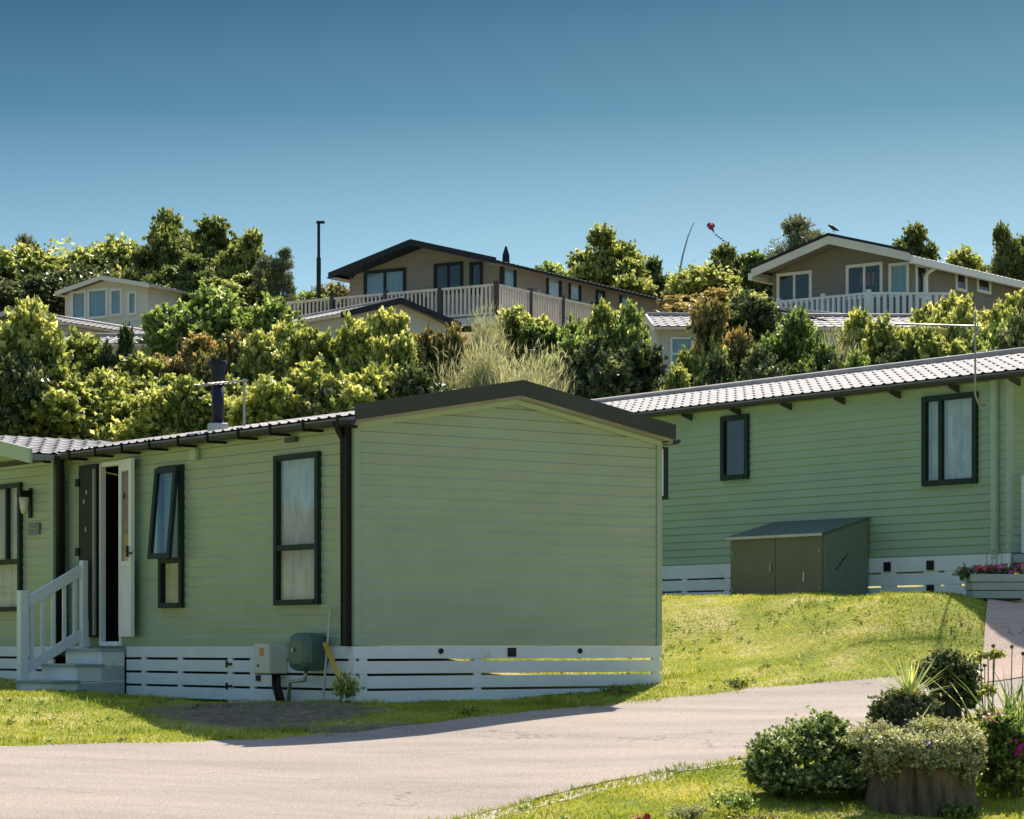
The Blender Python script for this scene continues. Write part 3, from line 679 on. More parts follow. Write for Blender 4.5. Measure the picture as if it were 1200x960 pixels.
def window(parent, w, a0, a1, z0, z1, fm, split=(), hsplit=(), fw=.055, curtain='curtain', part='window', depth=.055, back=.035, glass='glass', sashw=.0, label=None):
    mb = MB(); o = -.01
    w.box(mb, a0, a0+fw, o, depth, z0, z1); w.box(mb, a1-fw, a1, o, depth, z0, z1)
    w.box(mb, a0+fw, a1-fw, o, depth-.002, z1-fw, z1); w.box(mb, a0+fw, a1-fw, o, depth+.012, z0, z0+fw)
    for s in split: w.box(mb, s-fw*.4, s+fw*.4, o, depth-.006, z0+fw, z1-fw)
    for h in hsplit: w.box(mb, a0+fw, a1-fw, o, depth-.004, h-fw*.5, h+fw*.5)
    win = mb.build(part, fm, parent, bevel=.004)
    if label: win['label'] = label
    pb = MB(); pb.add([w.pt(a0+fw*.5,.02,z0+fw*.5), w.pt(a1-fw*.5,.02,z0+fw*.5), w.pt(a1-fw*.5,.02,z1-fw*.5), w.pt(a0+fw*.5,.02,z1-fw*.5)], [(0,1,2,3)]); pb.build('pane', M[glass], win)
    cb = MB(); n = max(int((a1 - a0) / .022), 6)
    if curtain:
        for i in range(n + 1):
            a = a0 + .01 + (a1 - a0 - .02) * i / n; dd = -back + .018 * math.sin(i * 1.9) + .008 * math.sin(i * .7 + a0 * 9)
            cb.v += [tuple(w.pt(a, dd, z0)), tuple(w.pt(a, dd * .98, z1))]
        for i in range(n): cb.f.append((2*i, 2*i+2, 2*i+3, 2*i+1))
        cb.build('curtain', M[curtain], win)  # with dark_in no curtain, but a dark sheet painted as the room's shade
    return win
def lodge(name, label, cat, loc, rot, W, L, H, rise, wallm, roofm, fasm, row=.105, ovs=.12, ovf=.15, ovb=.15, wins=(), doorhole=None, drop=.6, fw=.22, tp=(.185, .34), soff=None, group=None, gutter=True, gutm=None, roof_y0=None, trim=None, gutter_sides=(0, 1), plinth=True, zt=.13, cap=True, lipup=False):
    t = thing(name, label, cat, loc, R(rot), group)
    front = Wall((0,0,0), (1,0,0), (0,-1,0)); left = Wall((0,0,0), (0,1,0), (-1,0,0)); right = Wall((W,0,0), (0,1,0), (1,0,0)); back = Wall((0,L,0), (1,0,0), (0,1,0))
    walls = dict(front=front, left=left, right=right, back=back)
    holes = {k: [] for k in walls}
    for x in wins: holes[x['w']].append((x['a0']+.02, x['a1']-.02, x['z0']+.02, x['z1']-.02))
    if doorhole: holes[doorhole[0]].append(doorhole[1:])
    mb = MB()
    def clip(z):
        if z <= H: return (0, W)
        q = (z - H) / rise * W / 2; return (q, W - q)
    clad(mb, front, W, 0, H + rise - .01, row, clip, holes['front'], up=lipup); clad(mb, back, W, 0, H + rise - .01, row, clip, holes['back'])
    clad(mb, left, L, 0, H, row, None, holes['left'], up=lipup); clad(mb, right, L, 0, H, row, None, holes['right'])
    # floor slab and corner posts
    mb.box(.01, W-.01, .01, L-.01, -.12, -.003)
    wl = mb.build('wall', wallm, t)
    c = .05
    for (x, y) in ((0, 0), (W, 0), (0, L), (W, L)):
        sx = -1 if x == 0 else 1; sy = -1 if y == 0 else 1
        cb = MB(); cb.box(min(x+sx*.02, x-sx*c), max(x+sx*.02, x-sx*c), min(y+sy*.02, y-sy*c), max(y+sy*.02, y-sy*c), 0.002, H+.001)
        cb.build('corner_trim', trim or wallm, t, bevel=.004)
    # roof: two slopes
    ang = math.atan2(rise, W/2); Ls = (W/2 + ovs) / math.cos(ang); y0 = -ovf if roof_y0 is None else roof_y0
    rb = MB(); dz = ovs * math.tan(ang)
    tiles(rb, (-ovs, y0, H - dz + .06), (0,1,0), L + ovb - y0, (math.cos(ang), 0, math.sin(ang)), Ls, *tp)
    tiles(rb, (W+ovs, y0, H - dz + .06), (0,1,0), L + ovb - y0, (-math.cos(ang), 0, math.sin(ang)), Ls, *tp)
    rf = rb.build('roof', roofm, t)
    ridge = MB(); zr = H + rise + .105
    if cap: ridge.tube([(W/2, y0-.01, zr), (W/2, L+ovb, zr)], .055, 8); 
    if cap: ridge.build('ridge_cap', roofm, rf, smooth=True)
    # verge boards on both gables
    for yy, nm in ((y0, 0), (L + ovb, 1)):
        vb = MB(); y1 = yy - .035 if nm == 0 else yy + .035; ya, yb = min(yy, y1), max(yy, y1)
        for sgn in (0, 1):
            x0 = -ovs - .01 if sgn == 0 else W + ovs + .01
            za = H - dz + zt - .03 * math.tan(ang) ; zc = H + rise + zt
            vb.hexa([(x0, ya, za-fw), (W/2, ya, zc-fw), (W/2, yb, zc-fw), (x0, yb, za-fw), (x0, ya, za), (W/2, ya, zc), (W/2, yb, zc), (x0, yb, za)] if sgn == 0 else
                    [(W/2, ya, zc-fw), (x0, ya, za-fw), (x0, yb, za-fw), (W/2, yb, zc-fw), (W/2, ya, zc), (x0, ya, za), (x0, yb, za), (W/2, yb, zc)])
        vb.build('verge_board', fasm, t)
    # soffits under eaves and in front of gable
    sb = MB()
    for x0, x1 in ((-ovs, -.013), (W+.013, W+ovs)):
        sb.box(x0, x1, y0 + .01, L + ovb - .01, H - dz - .015, H - dz + .002)
    sb.build('soffit', soff or wallm, t)
    if soff:
        fb = MB(); hh = .05
        for sgn in (0, 1):
            x0 = 0 if sgn == 0 else W
            a, b_ = (x0, H), (W/2, H + rise)
            if sgn: a, b_ = b_, a
            fb.hexa([(a[0], -.045, a[1]-hh), (b_[0], -.045, b_[1]-hh), (b_[0], -.014, b_[1]-hh), (a[0], -.014, a[1]-hh), (a[0], -.045, a[1]), (b_[0], -.045, b_[1]), (b_[0], -.014, b_[1]), (a[0], -.014, a[1])])
        fb.build('gable_trim', M['greentrim'], t)
        ub = MB()   # sloping underside of the verge overhang
        for sgn in (0, 1):
            x0 = -ovs if sgn == 0 else W + ovs
            a, b_ = (x0, H - dz + .002), (W/2, H + rise + .002)
            if sgn: a, b_ = b_, a
            ub.hexa([(a[0], y0+.002, a[1]), (b_[0], y0+.002, b_[1]), (b_[0], 0, b_[1]), (a[0], 0, a[1]), (a[0], y0+.002, a[1]+.012), (b_[0], y0+.002, b_[1]+.012), (b_[0], 0, b_[1]+.012), (a[0], 0, a[1]+.012)])
        ub.build('verge_soffit', soff, t)
    if gutter:
        for s in gutter_sides:
            x = -ovs - .05 if s == 0 else W + ovs + .05; zg = H - dz + .035
            g = MB(); n = 8; pts = []
            for i in range(n + 1):
                a = math.pi + math.pi * i / n; pts.append((x + .055 * math.cos(a), zg + .055 * math.sin(a)))
            for i in range(n):
                (xa, za), (xb, zb_) = pts[i], pts[i+1]
                g.add([(xa, y0, za), (xb, y0, zb_), (xb, L+ovb, zb_), (xa, L+ovb, za)], [(0,1,2,3)])
                k = .9
                g.add([(x+(xa-x)*k, y0, zg+(za-zg)*k), (x+(xb-x)*k, y0, zg+(zb_-zg)*k), (x+(xb-x)*k, L+ovb, zg+(zb_-zg)*k), (x+(xa-x)*k, L+ovb, zg+(za-zg)*k)], [(0,1,2,3)])
            g.build('gutter', gutm or M['black'], t, smooth=True)
    for x in wins:
        window(t, walls[x['w']], x['a0'], x['a1'], x['z0'], x['z1'], x.get('m', M['winframe']), x.get('s', ()), x.get('h', ()), x.get('fw', .055), x.get('c', 'curtain'), glass=x.get('g', 'glass'), label=x.get('label'))
    if plinth:
        pb = MB(); pb.box(.05, W-.05, .05, L-.05, -drop, -.125); pb.build('plinth', wallm, t)
    return t, walls

RZ = 36.87
# ---- the front green lodge
A = (-1.528, 25.5)
W0, L0, H0 = 3.87, 6.2, 2.17
def W_(w, a0, a1, z0, z1, **k): return dict(w=w, a0=a0, a1=a1, z0=z0, z1=z1, **k)
fl, fw_ = lodge('green_lodge', 'nearest sage green clad lodge with windowless gable beside the road', 'lodge', (A[0], A[1], 0), RZ, W0, L0 + 4.2, H0, .335, M['green'], M['tile'], M['fascia'],
    wins=[W_('left', .60, 1.43, .41, 1.93, h=(.99,), c='curtain', label='tall window with net curtain'),
          W_('left', 3.31, 3.81, .41, .95, c='curtain_grey', label='small lower light of the opening window')],
    doorhole=('left', 4.70, 5.18, .0, 2.06), ovs=.08, ovf=.13, fw=.155, soff=M['soffit'], plinth=False, gutter_sides=(0, 1), gutm=M['fascia'], zt=.19, cap=False, lipup=True)
LW = fw_['left']; FW = fw_['front']; RW = fw_['right']
# open top-hung sash over the lower light
mb = MB(); LW.box(mb, 3.31, 3.37, -.01, .055, .95, 1.95); LW.box(mb, 3.75, 3.81, -.01, .055, .95, 1.95); LW.box(mb, 3.37, 3.75, -.01, .055, 1.89, 1.95)
ow = mb.build('window', M['winframe'], fl); ow['label'] = 'tall top hung window standing ajar'
sw = []
def sp(a, z, d=0):   # the sash leans out at its foot
    q = (1.93 - z) / .98; return LW.pt(a, .06 + q * .09 + d, z)
mb = MB()
for (a0, a1, za, zb) in ((3.33, 3.39, .94, 1.93), (3.74, 3.80, .94, 1.93), (3.39, 3.74, .94, 1.00), (3.39, 3.74, 1.87, 1.93)):
    mb.hexa([sp(a0, za), sp(a1, za), sp(a1, za, .04), sp(a0, za, .04), sp(a0, zb), sp(a1, zb), sp(a1, zb, .04), sp(a0, zb, .04)])
mb.build('sash', M['winframe'], ow)
mb = MB(); a0, a1, za, zb = 3.38, 3.75, .98, 1.89; mb.hexa([sp(a0, za, .015), sp(a1, za, .015), sp(a1, za, .02), sp(a0, za, .02), sp(a0, zb, .015), sp(a1, zb, .015), sp(a1, zb, .02), sp(a0, zb, .02)]); mb.build('pane', M['glass'], ow)
mb = MB()
for i in range(24):
    a = 3.34 + .44 * i / 23; dd = .0 + .012 * math.sin(i * 1.7); mb.v += [tuple(LW.pt(a, dd+.01, .95)), tuple(LW.pt(a, dd+.01, 1.9))]
for i in range(23): mb.f.append((2*i, 2*i+2, 2*i+3, 2*i+1))
mb.build('curtain', M['curtain_grey'], ow)
# doorway: white lining, inner wall, open leaves
mb = MB()
LW.box(mb, 5.155, 5.19, -.03, .035, .0, 2.06); LW.box(mb, 4.69, 4.73, -.05, .03, .0, 2.06); LW.box(mb, 4.73, 5.14, -.05, .03, 2.02, 2.07); LW.box(mb, 4.73, 5.14, -.12, .05, -.001, .05)
mb.build('door_frame', M['whiteframe'], fl)
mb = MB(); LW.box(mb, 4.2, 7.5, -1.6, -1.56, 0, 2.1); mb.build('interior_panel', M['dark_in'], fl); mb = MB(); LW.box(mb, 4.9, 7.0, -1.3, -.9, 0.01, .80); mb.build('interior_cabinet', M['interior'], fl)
def leaf_board(name, a, d, ang, wid, z0, z1, m, th=.045, glassy=True):
    ca, sa = math.cos(R(ang)), math.sin(R(ang)); mb = MB()
    def q(s, o, z): return LW.pt(a - s * ca - o * sa, d + s * sa - o * ca, z) if True else None
    def bx(m_, s0, s1, za, zb, o0=-th/2, o1=th/2):
        m_.hexa([q(s0,o0,za), q(s1,o0,za), q(s1,o1,za), q(s0,o1,za), q(s0,o0,zb), q(s1,o0,zb), q(s1,o1,zb), q(s0,o1,zb)])
    return mb, bx
mb, bx = leaf_board('door', 4.70, .03, 11, .45, .10, 2.07, None)
for s in ((0, .085, .10, 2.07), (.365, .45, .10, 2.07), (.085, .365, .10, .22), (.085, .365, 1.94, 2.07), (.085, .365, .88, .94)): bx(mb, *s)
dr = mb.build('door', M['whiteframe'], fl, bevel=.004); dr['label'] = 'open white glazed door leaf'
pb = MB(); bx(pb, .08, .37, .94, 1.95, -.006, .006); pb.build('pane', M['glass_dark'], dr)
pb = MB(); bx(pb, .08, .37, .22, .88, -.01, .01); pb.build('lower_panel', M['whiteframe'], dr)
pb = MB(); pb.bar(LW.pt(4.30, .16, 1.02), LW.pt(4.20, .16, 1.02), .02, .02); pb.bar(LW.pt(4.30, .16, .98), LW.pt(4.30, .16, 1.10), .03, .02); pb.build('handle', M['black'], dr)
mb = MB(); LW.box(mb, 5.19, 5.62, .03, .07, .10, 2.06)
for z in (.3, 1.1): LW.box(mb, 5.23, 5.58, .07, .078, z, z + .7)
dk = mb.build('door', M['black'], fl, bevel=.006); dk['label'] = 'black storm door folded back against the wall'
for z in (1.82, 1.03):
    hb = MB(); LW.box(hb, 5.60, 5.68, .02, .085, z, z + .09); hb.build('hinge', M['black'], dk)
for z, a in ((1.72, 5.40), (1.62, 5.46), (1.30, 5.42)):
    hb = MB(); LW.box(hb, a, a + .03, .071, .08, z, z + .05); hb.build('fitting', M['alu'], dk)
mb = MB(); LW.box(mb, 5.20, 5.225, .07, .10, .12, 2.0); mb.build('edge_strip', M['alu'], dk)
# corner downpipe, near rear one by the wing
def pipe(parent, pts, r, m, nm='downpipe'): return MB().tube(pts, r, 10).build(nm, m, parent, smooth=True)
pipe(fl, [(-.17, .10, H0+.02), (-.12, .10, H0-.08), (-.07, .10, H0-.16), (-.06, .10, .02)], .034, M['black'])
mb = MB(); mb.box(-.028, -.013, .15, .30, .002, H0); mb.box(-.05, .03, -.03, .0, .002, H0+.0); 
mb2 = MB(); mb2.box(-.09, -.014, .03, .12, .0, H0 - .02); mb2.build('corner_board', M['black'], fl)
# wall extras
mb = MB(); LW.box(mb, 2.98, 3.12, .014, .06, 1.98, 2.09); mb.build('vent', M['greentrim'], fl)
mb = MB(); LW.box(mb, 1.02, 1.22, .014, .05, 2.05, 2.10); mb.build('vent', M['darktrim'], fl)
# skirt boards
def skirt(parent, w, L, a_start, battens, z_top, boards, bh, gap, m, d0=-.01, d1=.02, gaps_from=0):
    mb = MB(); z = z_top
    for i in range(boards):
        w.box(mb, a_start, L, d0, d1, z - bh, z); z -= bh + gap
    for a in battens: w.box(mb, a - .045, a + .045, d0 - .01, d1 - .006, z_top - boards * (bh + gap), z_top - .002)
    return mb.build('skirt', m, parent, bevel=.003)
skirt(fl, FW, W0 + .02, -.03, (.09, 1.47, W0-.06), -.004, 4, .122, .024, M['white'])
skirt(fl, LW, 4.58, .0, (.05, 1.9, 2.35, 3.4, 4.2), -.004, 4, .122, .024, M['white'])
skirt(fl, LW, 6.0, 5.5, (5.6,), -.004, 4, .122, .024, M['white'])
for a in (1.007, 2.773):
    MB().tube([FW.pt(a, .018, -.052), FW.pt(a, .034, -.052)], .028, 14).build('vent_knob', M['black'], fl)
mb = MB(); FW.box(mb, 1.84, 1.94, .018, .034, -.11, -.02); mb.build('vent_plate', M['black'], fl)
for (a, z) in ((2.38, -.19), (2.38, -.42)):
    mb = MB(); LW.box(mb, a-.09, a+.02, .018, .03, z-.012, z+.012); LW.box(mb, a-.0, a+.03, .018, .031, z-.035, z+.035); mb.build('hatch_hinge', M['black'], fl)
mb = MB(); LW.box(mb, 1.72, 1.80, .018, .035, -.36, -.30); mb.build('hatch_latch', M['black'], fl)
# right side projecting window seen edge on
mb = MB(); RW.box(mb, .045, .9, .09, .16, 1.56, 2.12); RW.box(mb, .10, .88, -.005, .0899, 1.60, 2.10); pw = mb.build('window', M['winframe'], fl); pw['label'] = 'small window on the far side seen edge on'
mb = MB(); RW.box(mb, .045, .095, .022, .0895, 1.60, 2.10); mb.build('window_trim', M['whiteframe'], pw)
# gutter brackets
for i in range(11):
    y = -.05 + i * .62
    mb = MB(); mb.box(-.24, -.01, y-.012, y+.012, H0-.055, H0-.03); mb.box(-.25, -.225, y-.012, y+.012, H0-.05, H0+.06); mb.build('gutter_bracket', M['black'], fl)
# ---- cross-gabled wing at the left of the same lodge (gable faces down-left, just proud of the long wall)
wg = fl
XW = -.14; WA0, WA1 = 6.1, 9.9
wl_ = Wall((XW, WA0, 0), (0, 1, 0), (-1, 0, 0)); Wlen = WA1 - WA0
hz = [(.80, 1.66+.03, .41, 1.93)]
def clipw(z):
    if z <= H0: return (0, Wlen)
    q = (z - H0) / .335 * Wlen / 2; return (q, Wlen - q)
mb = MB(); clad(mb, wl_, Wlen, 0, H0 + .335, .105, clipw, hz, up=True)
ws = Wall((XW, WA0, 0), (1, 0, 0), (0, -1, 0)); clad(mb, ws, .135, 0, H0, .105)
mb.box(XW+.01, -.02, WA0+.01, WA1, -.1, -.004)
mb.build('wing_wall', M['green'], fl)
mb = MB(); mb.box(XW-.02, XW+.05, WA0-.02, WA0+.05, .001, H0); mb.build('corner_trim', M['greendoor'], fl)
window(fl, wl_, .78, 2.3, .41, 1.93, M['winframe'], hsplit=(), curtain='curtain')
mb = MB(); wl_.box(mb, 1.12, 1.165, .0, .048, 1.03, 1.88); mb.build('window_mullion', M['winframe'], fl)
mb = MB(); wl_.box(mb, .83, 2.25, .0, .05, .97, 1.03); mb.build('window_transom', M['winframe'], fl)
ang = math.atan2(.335, Wlen/2); rb = MB(); Ls = (Wlen/2 + .12) / math.cos(ang)
tiles(rb, (XW-.34, WA0-.12, H0 + .02), (1,0,0), 2.0, (0, math.cos(ang), math.sin(ang)), Ls)
tiles(rb, (XW-.34, WA1+.12, H0 + .02), (1,0,0), 2.0, (0, -math.cos(ang), math.sin(ang)), Ls)
rb.build('wing_roof', M['tile'], fl)
vb = MB(); yA, yB, yC = WA0-.15, WA0+Wlen/2, WA1+.15; x0, x1 = XW-.38, XW-.345; zt = H0+.09; fh = .17
for (ya, za, yb, zb) in ((yA, zt, yB, zt+.355), (yB, zt+.355, yC, zt)):
    vb.hexa([(x0, ya, za-fh), (x1, ya, za-fh), (x1, yb, zb-fh), (x0, yb, zb-fh), (x0, ya, za), (x1, ya, za), (x1, yb, zb), (x0, yb, zb)])
vb.build('verge_board', M['greentrim'], fl)
ub = MB()
for (ya, za, yb, zb) in ((yA, H0-.04, yB, H0+.315), (yB, H0+.315, yC, H0-.04)):
    ub.hexa([(x1, ya, za), (XW, ya, za), (XW, yb, zb), (x1, yb, zb), (x1, ya, za+.012), (XW, ya, za+.012), (XW, yb, zb+.012), (x1, yb, zb+.012)])
ub.build('verge_soffit', M['soffit'], fl)
pipe(fl, [(-.16, 5.93, H0+.02), (-.14, 5.96, H0-.10), (-.11, 6.0, H0-.22), (-.10, 6.0, .0)], .055, M['black'])
skirt(fl, wl_, Wlen, -.02, (.5, 1.6), -.004, 4, .122, .024, M['white'])
# lamp and plaque on the wing
lt = thing('wall_lamp', 'black wall lamp with frosted glass on the lodge wing left of the door', 'lamp'); lt.parent = None
def w2w(x, y, z, A_=A, rz=RZ): 
    c, s = math.cos(R(rz)), math.sin(R(rz)); return (A_[0] + x*c - y*s, A_[1] + x*s + y*c, z)
lt.location = w2w(XW, 6.66, 1.55); lt.rotation_euler = (0, 0, R(RZ))
MB().box(-.03, -.012, -.04, .04, -.05, .30).build('back_plate', M['black'], lt, bevel=.004)
MB().box(-.17, -.03, -.05, .05, .19, .27).build('lamp_cap', M['black'], lt, bevel=.006)
MB().tube([(-.10, 0, 0.0), (-.10, 0, .06), (-.10, 0, .19)], [.03, .045, .06], 12).build('lamp_glass', M['lampglass'], lt, smooth=True)
pq = thing('name_plaque', 'small slate name plaque below the wall lamp', 'plaque', w2w(XW, 6.55, 1.30), R(RZ))
MB().box(-.03, -.013, -.13, .16, 0, .14).build('plate', M['plaque'], pq, bevel=.003)
mb = MB()
for i in range(7): mb.box(-.034, -.0302, -.09+i*.032, -.072+i*.032, .055, .085)
mb.build('lettering', M['alu'], pq)
# steps
st = thing('entrance_steps', 'white boarded steps with handrail up to the open door', 'steps', w2w(0, 0, 0), R(RZ))
mb = MB()
for i, (x0, zt) in enumerate(((-.32, -.03), (-.62, -.20), (-.92, -.38))):
    mb2 = MB(); x1 = -.03 if i == 0 else x0 + .335
    mb2.box(x0 - .03, x1, 4.58, 5.47, zt - .03, zt); mb2.build('tread', M['trough'], st, bevel=.004)
    for k in range(3):
        z1 = zt - .032 - k * .165
        if z1 > -.68: mb.box(x0, x0 + .02, 4.60, 5.45, max(z1 - .16, -.75), z1)
        if z1 > -.68: mb.box(x0 + .02, -.03, 4.60, 4.62, max(z1 - .16, -.75), z1)
mb.box(-.9, -.03, 5.43, 5.45, -.75, -.42)
mb.build('riser_boards', M['white'], st, bevel=.002)
def post(x, y, z0, z1, w=.09): return MB().box(x-w/2, x+w/2, y-w/2, y+w/2, z0, z1).build('post', M['white'], st, bevel=.006)
post(-.10, 5.42, -.02, .97); post(-.87, 5.42, -.60, .62, .10)
mb = MB(); mb.bar((-.14, 5.42, .86), (-.83, 5.42, .48), .05, .12); mb.build('handrail', M['white'], st, bevel=.006)
mb = MB(); mb.bar((-.14, 5.42, .13), (-.83, 5.42, -.26), .045, .11); mb.build('lower_rail', M['white'], st, bevel=.006)
for i in range(5):
    x = -.22 - i * .135; z = .86 + (x + .14) * .55; z0 = .13 + (x + .14) * .565
    MB().box(x-.02, x+.02, 5.405, 5.435, z0, z - .04).build('baluster', M['white'], st)
# flue and aerial on the roof of the front lodge
fx, fy = .55, 3.55
zr = H0 + .335 * fx / (W0/2) + .05
fu = thing('flue', 'navy flue pipe with flared cowl and pale base on the front lodge roof', 'flue', w2w(fx, fy, zr), R(RZ))
MB().box(-.085, .085, -.085, .085, -.08, .12).build('base', M['steel'], fu, bevel=.01)
MB().tube([(0,0,.121), (0,0,.55)], [.068, .066], 16).build('pipe', M['navy'], fu, smooth=True)
MB().tube([(0,0,.551), (0,0,.66), (0,0,.75), (0,0,.80)], [.08, .072, .095, .105], 16).build('cowl', M['navy'], fu, smooth=True)
ax_, ay = .45, 2.83; za = H0 + .335 * ax_ / (W0/2) + .05
an = thing('aerial', 'thin grey television aerial beside the navy flue', 'aerial', w2w(ax_, ay, za), R(RZ))
MB().tube([(0,0,-.1), (0,0,.56)], .014, 8).build('mast', M['alu'], an)
bd = Vector((-.74, .67, 0)); bd.rotate(__import__('mathutils').Euler((0, 0, -R(RZ)))) 
mb = MB(); e = bd * .72; mb.tube([bd * -.05 + Vector((0,0,.54)), e + Vector((0,0,.54))], .010, 6)
for k in range(7):
    c = bd * (.25 + .075 * k) + Vector((0,0,.54)); pdir = Vector((-bd.y, bd.x, 0)); mb.tube([c - pdir*.10, c + pdir*.10], .004, 5)
mb.build('boom', M['alu'], an)
# services by the corner
mbx = thing('meter_box', 'cream electric meter box with orange sticker fixed to the skirt', 'meter box', w2w(0, 0, 0), R(RZ))
MB().box(-.24, -.022, 1.20, 1.50, -.28, .02).build('box', M['cream_box'], mbx, bevel=.012)
MB().box(-.244, -.2405, 1.30, 1.38, -.10, -.02).build('sticker', M['orange'], mbx)
MB().tube([(-.2402, 1.41, -.20), (-.248, 1.41, -.20)], .014, 10).build('lock', M['black'], mbx)
for k, (y, y2) in enumerate(((1.30, 1.10), (1.22, 1.02))):
    MB().tube([(-.12, y, -.281), (-.13, y-.02, -.40), (-.17, y2, -.62)], .026, 8).build('conduit', M['black'], mbx, smooth=True)
hz_ = thing('pipe_housing', 'rounded dark green plastic housing on the skirt beside the downpipe', 'housing', w2w(0, 0, 0), R(RZ))
mb = MB(); n = 24; prof = []
for (x, s) in ((-.022, .94), (-.10, 1.0), (-.22, 1.0), (-.27, .9), (-.29, .6)):
    ring = []
    for i in range(n):
        a = 2 * math.pi * i / n; ca, sa = math.cos(a), math.sin(a); sq = (abs(ca)**4 + abs(sa)**4) ** -.25
        ring.append((x, .62 + .19 * s * ca * sq, -.06 + .19 * s * sa * sq))
    prof.append(ring)
for r_ in prof: mb.v += r_
for k in range(len(prof)-1):
    for i in range(n): mb.f.append((k*n+i, k*n+(i+1)%n, (k+1)*n+(i+1)%n, (k+1)*n+i))
mb.f.append(tuple((len(prof)-1)*n+i for i in range(n)))
mb.build('cover', M['greenbox'], hz_, smooth=False)
MB().tube([(-.295, .66, -.04), (-.31, .66, -.04)], .018, 10).build('lock', M['steel'], hz_)
MB().tube([(-.10, .72, -.22), (-.11, .74, -.34), (-.12, 1.0, -.36), (-.13, 1.02, -.62)], .022, 8).build('pipe', M['steel'], hz_, smooth=True)
rd = thing('metal_rod', 'grey metal rod leaning against the lodge wall by the green housing', 'rod', w2w(0,0,0), R(RZ))
MB().tube([(-.14, .37, -.60), (-.05, .36, .38)], .013, 8).build('rod_shaft', M['steel'], rd)
yp = thing('yellow_pole', 'yellow plastic strip leaning beside the corner of the front lodge', 'strip', w2w(0,0,0), R(RZ))
mb = MB(); mb.bar((-.14, .32, .03), (-.14, -.05, -.46), .05, .02); mb.build('strip_body', M['yellow'], yp)
rb_ = thing('rubble_pile', 'pale broken plaster heap below the meter box', 'rubble', w2w(-.45, 1.35, 0), R(RZ))
xx, yy, _ = w2w(-.45, 1.35, 0); rb_.location.z = gz(xx, yy)
for i in range(11):
    a = rnd.uniform(0, 6.28); q = rnd.uniform(0, .26); c = Vector((math.cos(a)*q*.7, math.sin(a)*q*1.4, .02)); s = rnd.uniform(.02, .06); mb = MB()
    v = [c + Vector((rnd.uniform(.5, 1)*s*sx, rnd.uniform(.5, 1)*s*sy, rnd.uniform(.4, .8)*s*sz)) for sz in (-1, 1) for (sx, sy) in ((-1,-1),(1,-1),(1,1),(-1,1))]
    mb.hexa(v).build('fragment', M['rubble'], rb_)

# ---- the rear green lodge
zR = 1.14; HR = 2.17
O2 = (4.47, 34.3)   # a = 0 at this point of the long wall, positive toward the camera side
t_front = 2.72      # corner where the long wall ends and the recessed porch begins
cx, cy = O2[0] + .6 * t_front, O2[1] - .8 * t_front
rl, rw = lodge('green_lodge', 'rear sage green clad lodge with pale tiled roof above the lawn', 'lodge', (cx, cy, zR), RZ, 3.8, 10.8, HR, .46, M['green2'], M['tile'], M['fascia'],
    wins=[W_('left', t_front-2.211, t_front-1.276, .88, 2.02, s=(t_front-1.59,), c='curtain', label='two light window with net curtain', fw=.07),
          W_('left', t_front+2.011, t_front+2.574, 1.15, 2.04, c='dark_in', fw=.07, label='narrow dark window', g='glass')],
    ovf=1.6, fw=.16, soff=M['soffit'], drop=.3, gutm=M['fascia'], roof_y0=-1.1, tp=(.19, .35), plinth=False, trim=M['greendoor'])
RL = rw['left']
MB().box(-.085, -.014, .16, .25, -.01, HR-.03).build('downpipe', M['greendoor'], rl, bevel=.01)
for i in range(12):
    y = -1.2 + i * 1.02
    mb = MB(); mb.hexa([(-.20, y-.015, HR-.08), (-.013, y-.015, HR-.14), (-.013, y+.015, HR-.14), (-.20, y+.015, HR-.08), (-.20, y-.015, HR-.05), (-.013, y-.015, HR-.05), (-.013, y+.015, HR-.05), (-.20, y+.015, HR-.05)]); mb.build('gutter_bracket', M['fascia'], rl)
mb = MB(); z = -.004
for i, bh in enumerate((.19, .15, .17)):
    RL.box(mb, -.02, 8.0, -.01, .02, z - bh, z); z -= bh + .022
for a in (.35, .95, 1.31, 2.07, 2.9, 5.2, 6.1, 7.2): RL.box(mb, a-.13 if a < 2.5 else a-.05, a+.13 if a < 2.5 else a+.05, -.02, .014, -.56, -.006)
mb.build('skirt', M['white'], rl, bevel=.003)
for a, z in ((2.07, -.12), (1.31, -.12), (1.31, -.43)):
    mb = MB(); RL.box(mb, a-.055, a+.055, .018, .045, z-.06, z+.06); mb.build('vent_plate', M['black'], rl)
# recessed porch: back wall is the front gable; a white door and porch post
RF = rw['front']
mb = MB(); RF.box(mb, .55, 1.35, .014, .06, .02, 2.0); d_ = mb.build('door', M['whiteframe'], rl, bevel=.005)
mb = MB(); RF.box(mb, .68, 1.22, .062, .07, .9, 1.85); mb.build('pane', M['glass_dark'], d_)
mb = MB(); mb.box(.02, 3.78, -1.55, -.02, -.12, -.02); mb.build('porch_floor', M['trough'], rl)
mb = MB(); mb.box(.34, .42, -1.5, -1.42, -.02, HR-.02); mb.build('porch_post', M['white'], rl)
mb = MB(); mb.box(.10, .16, -1.5, -.1, -.58, -.13); mb.box(.10, .16, -1.5, -.1, .0, .95); mb.build('porch_panel', M['white'], rl)
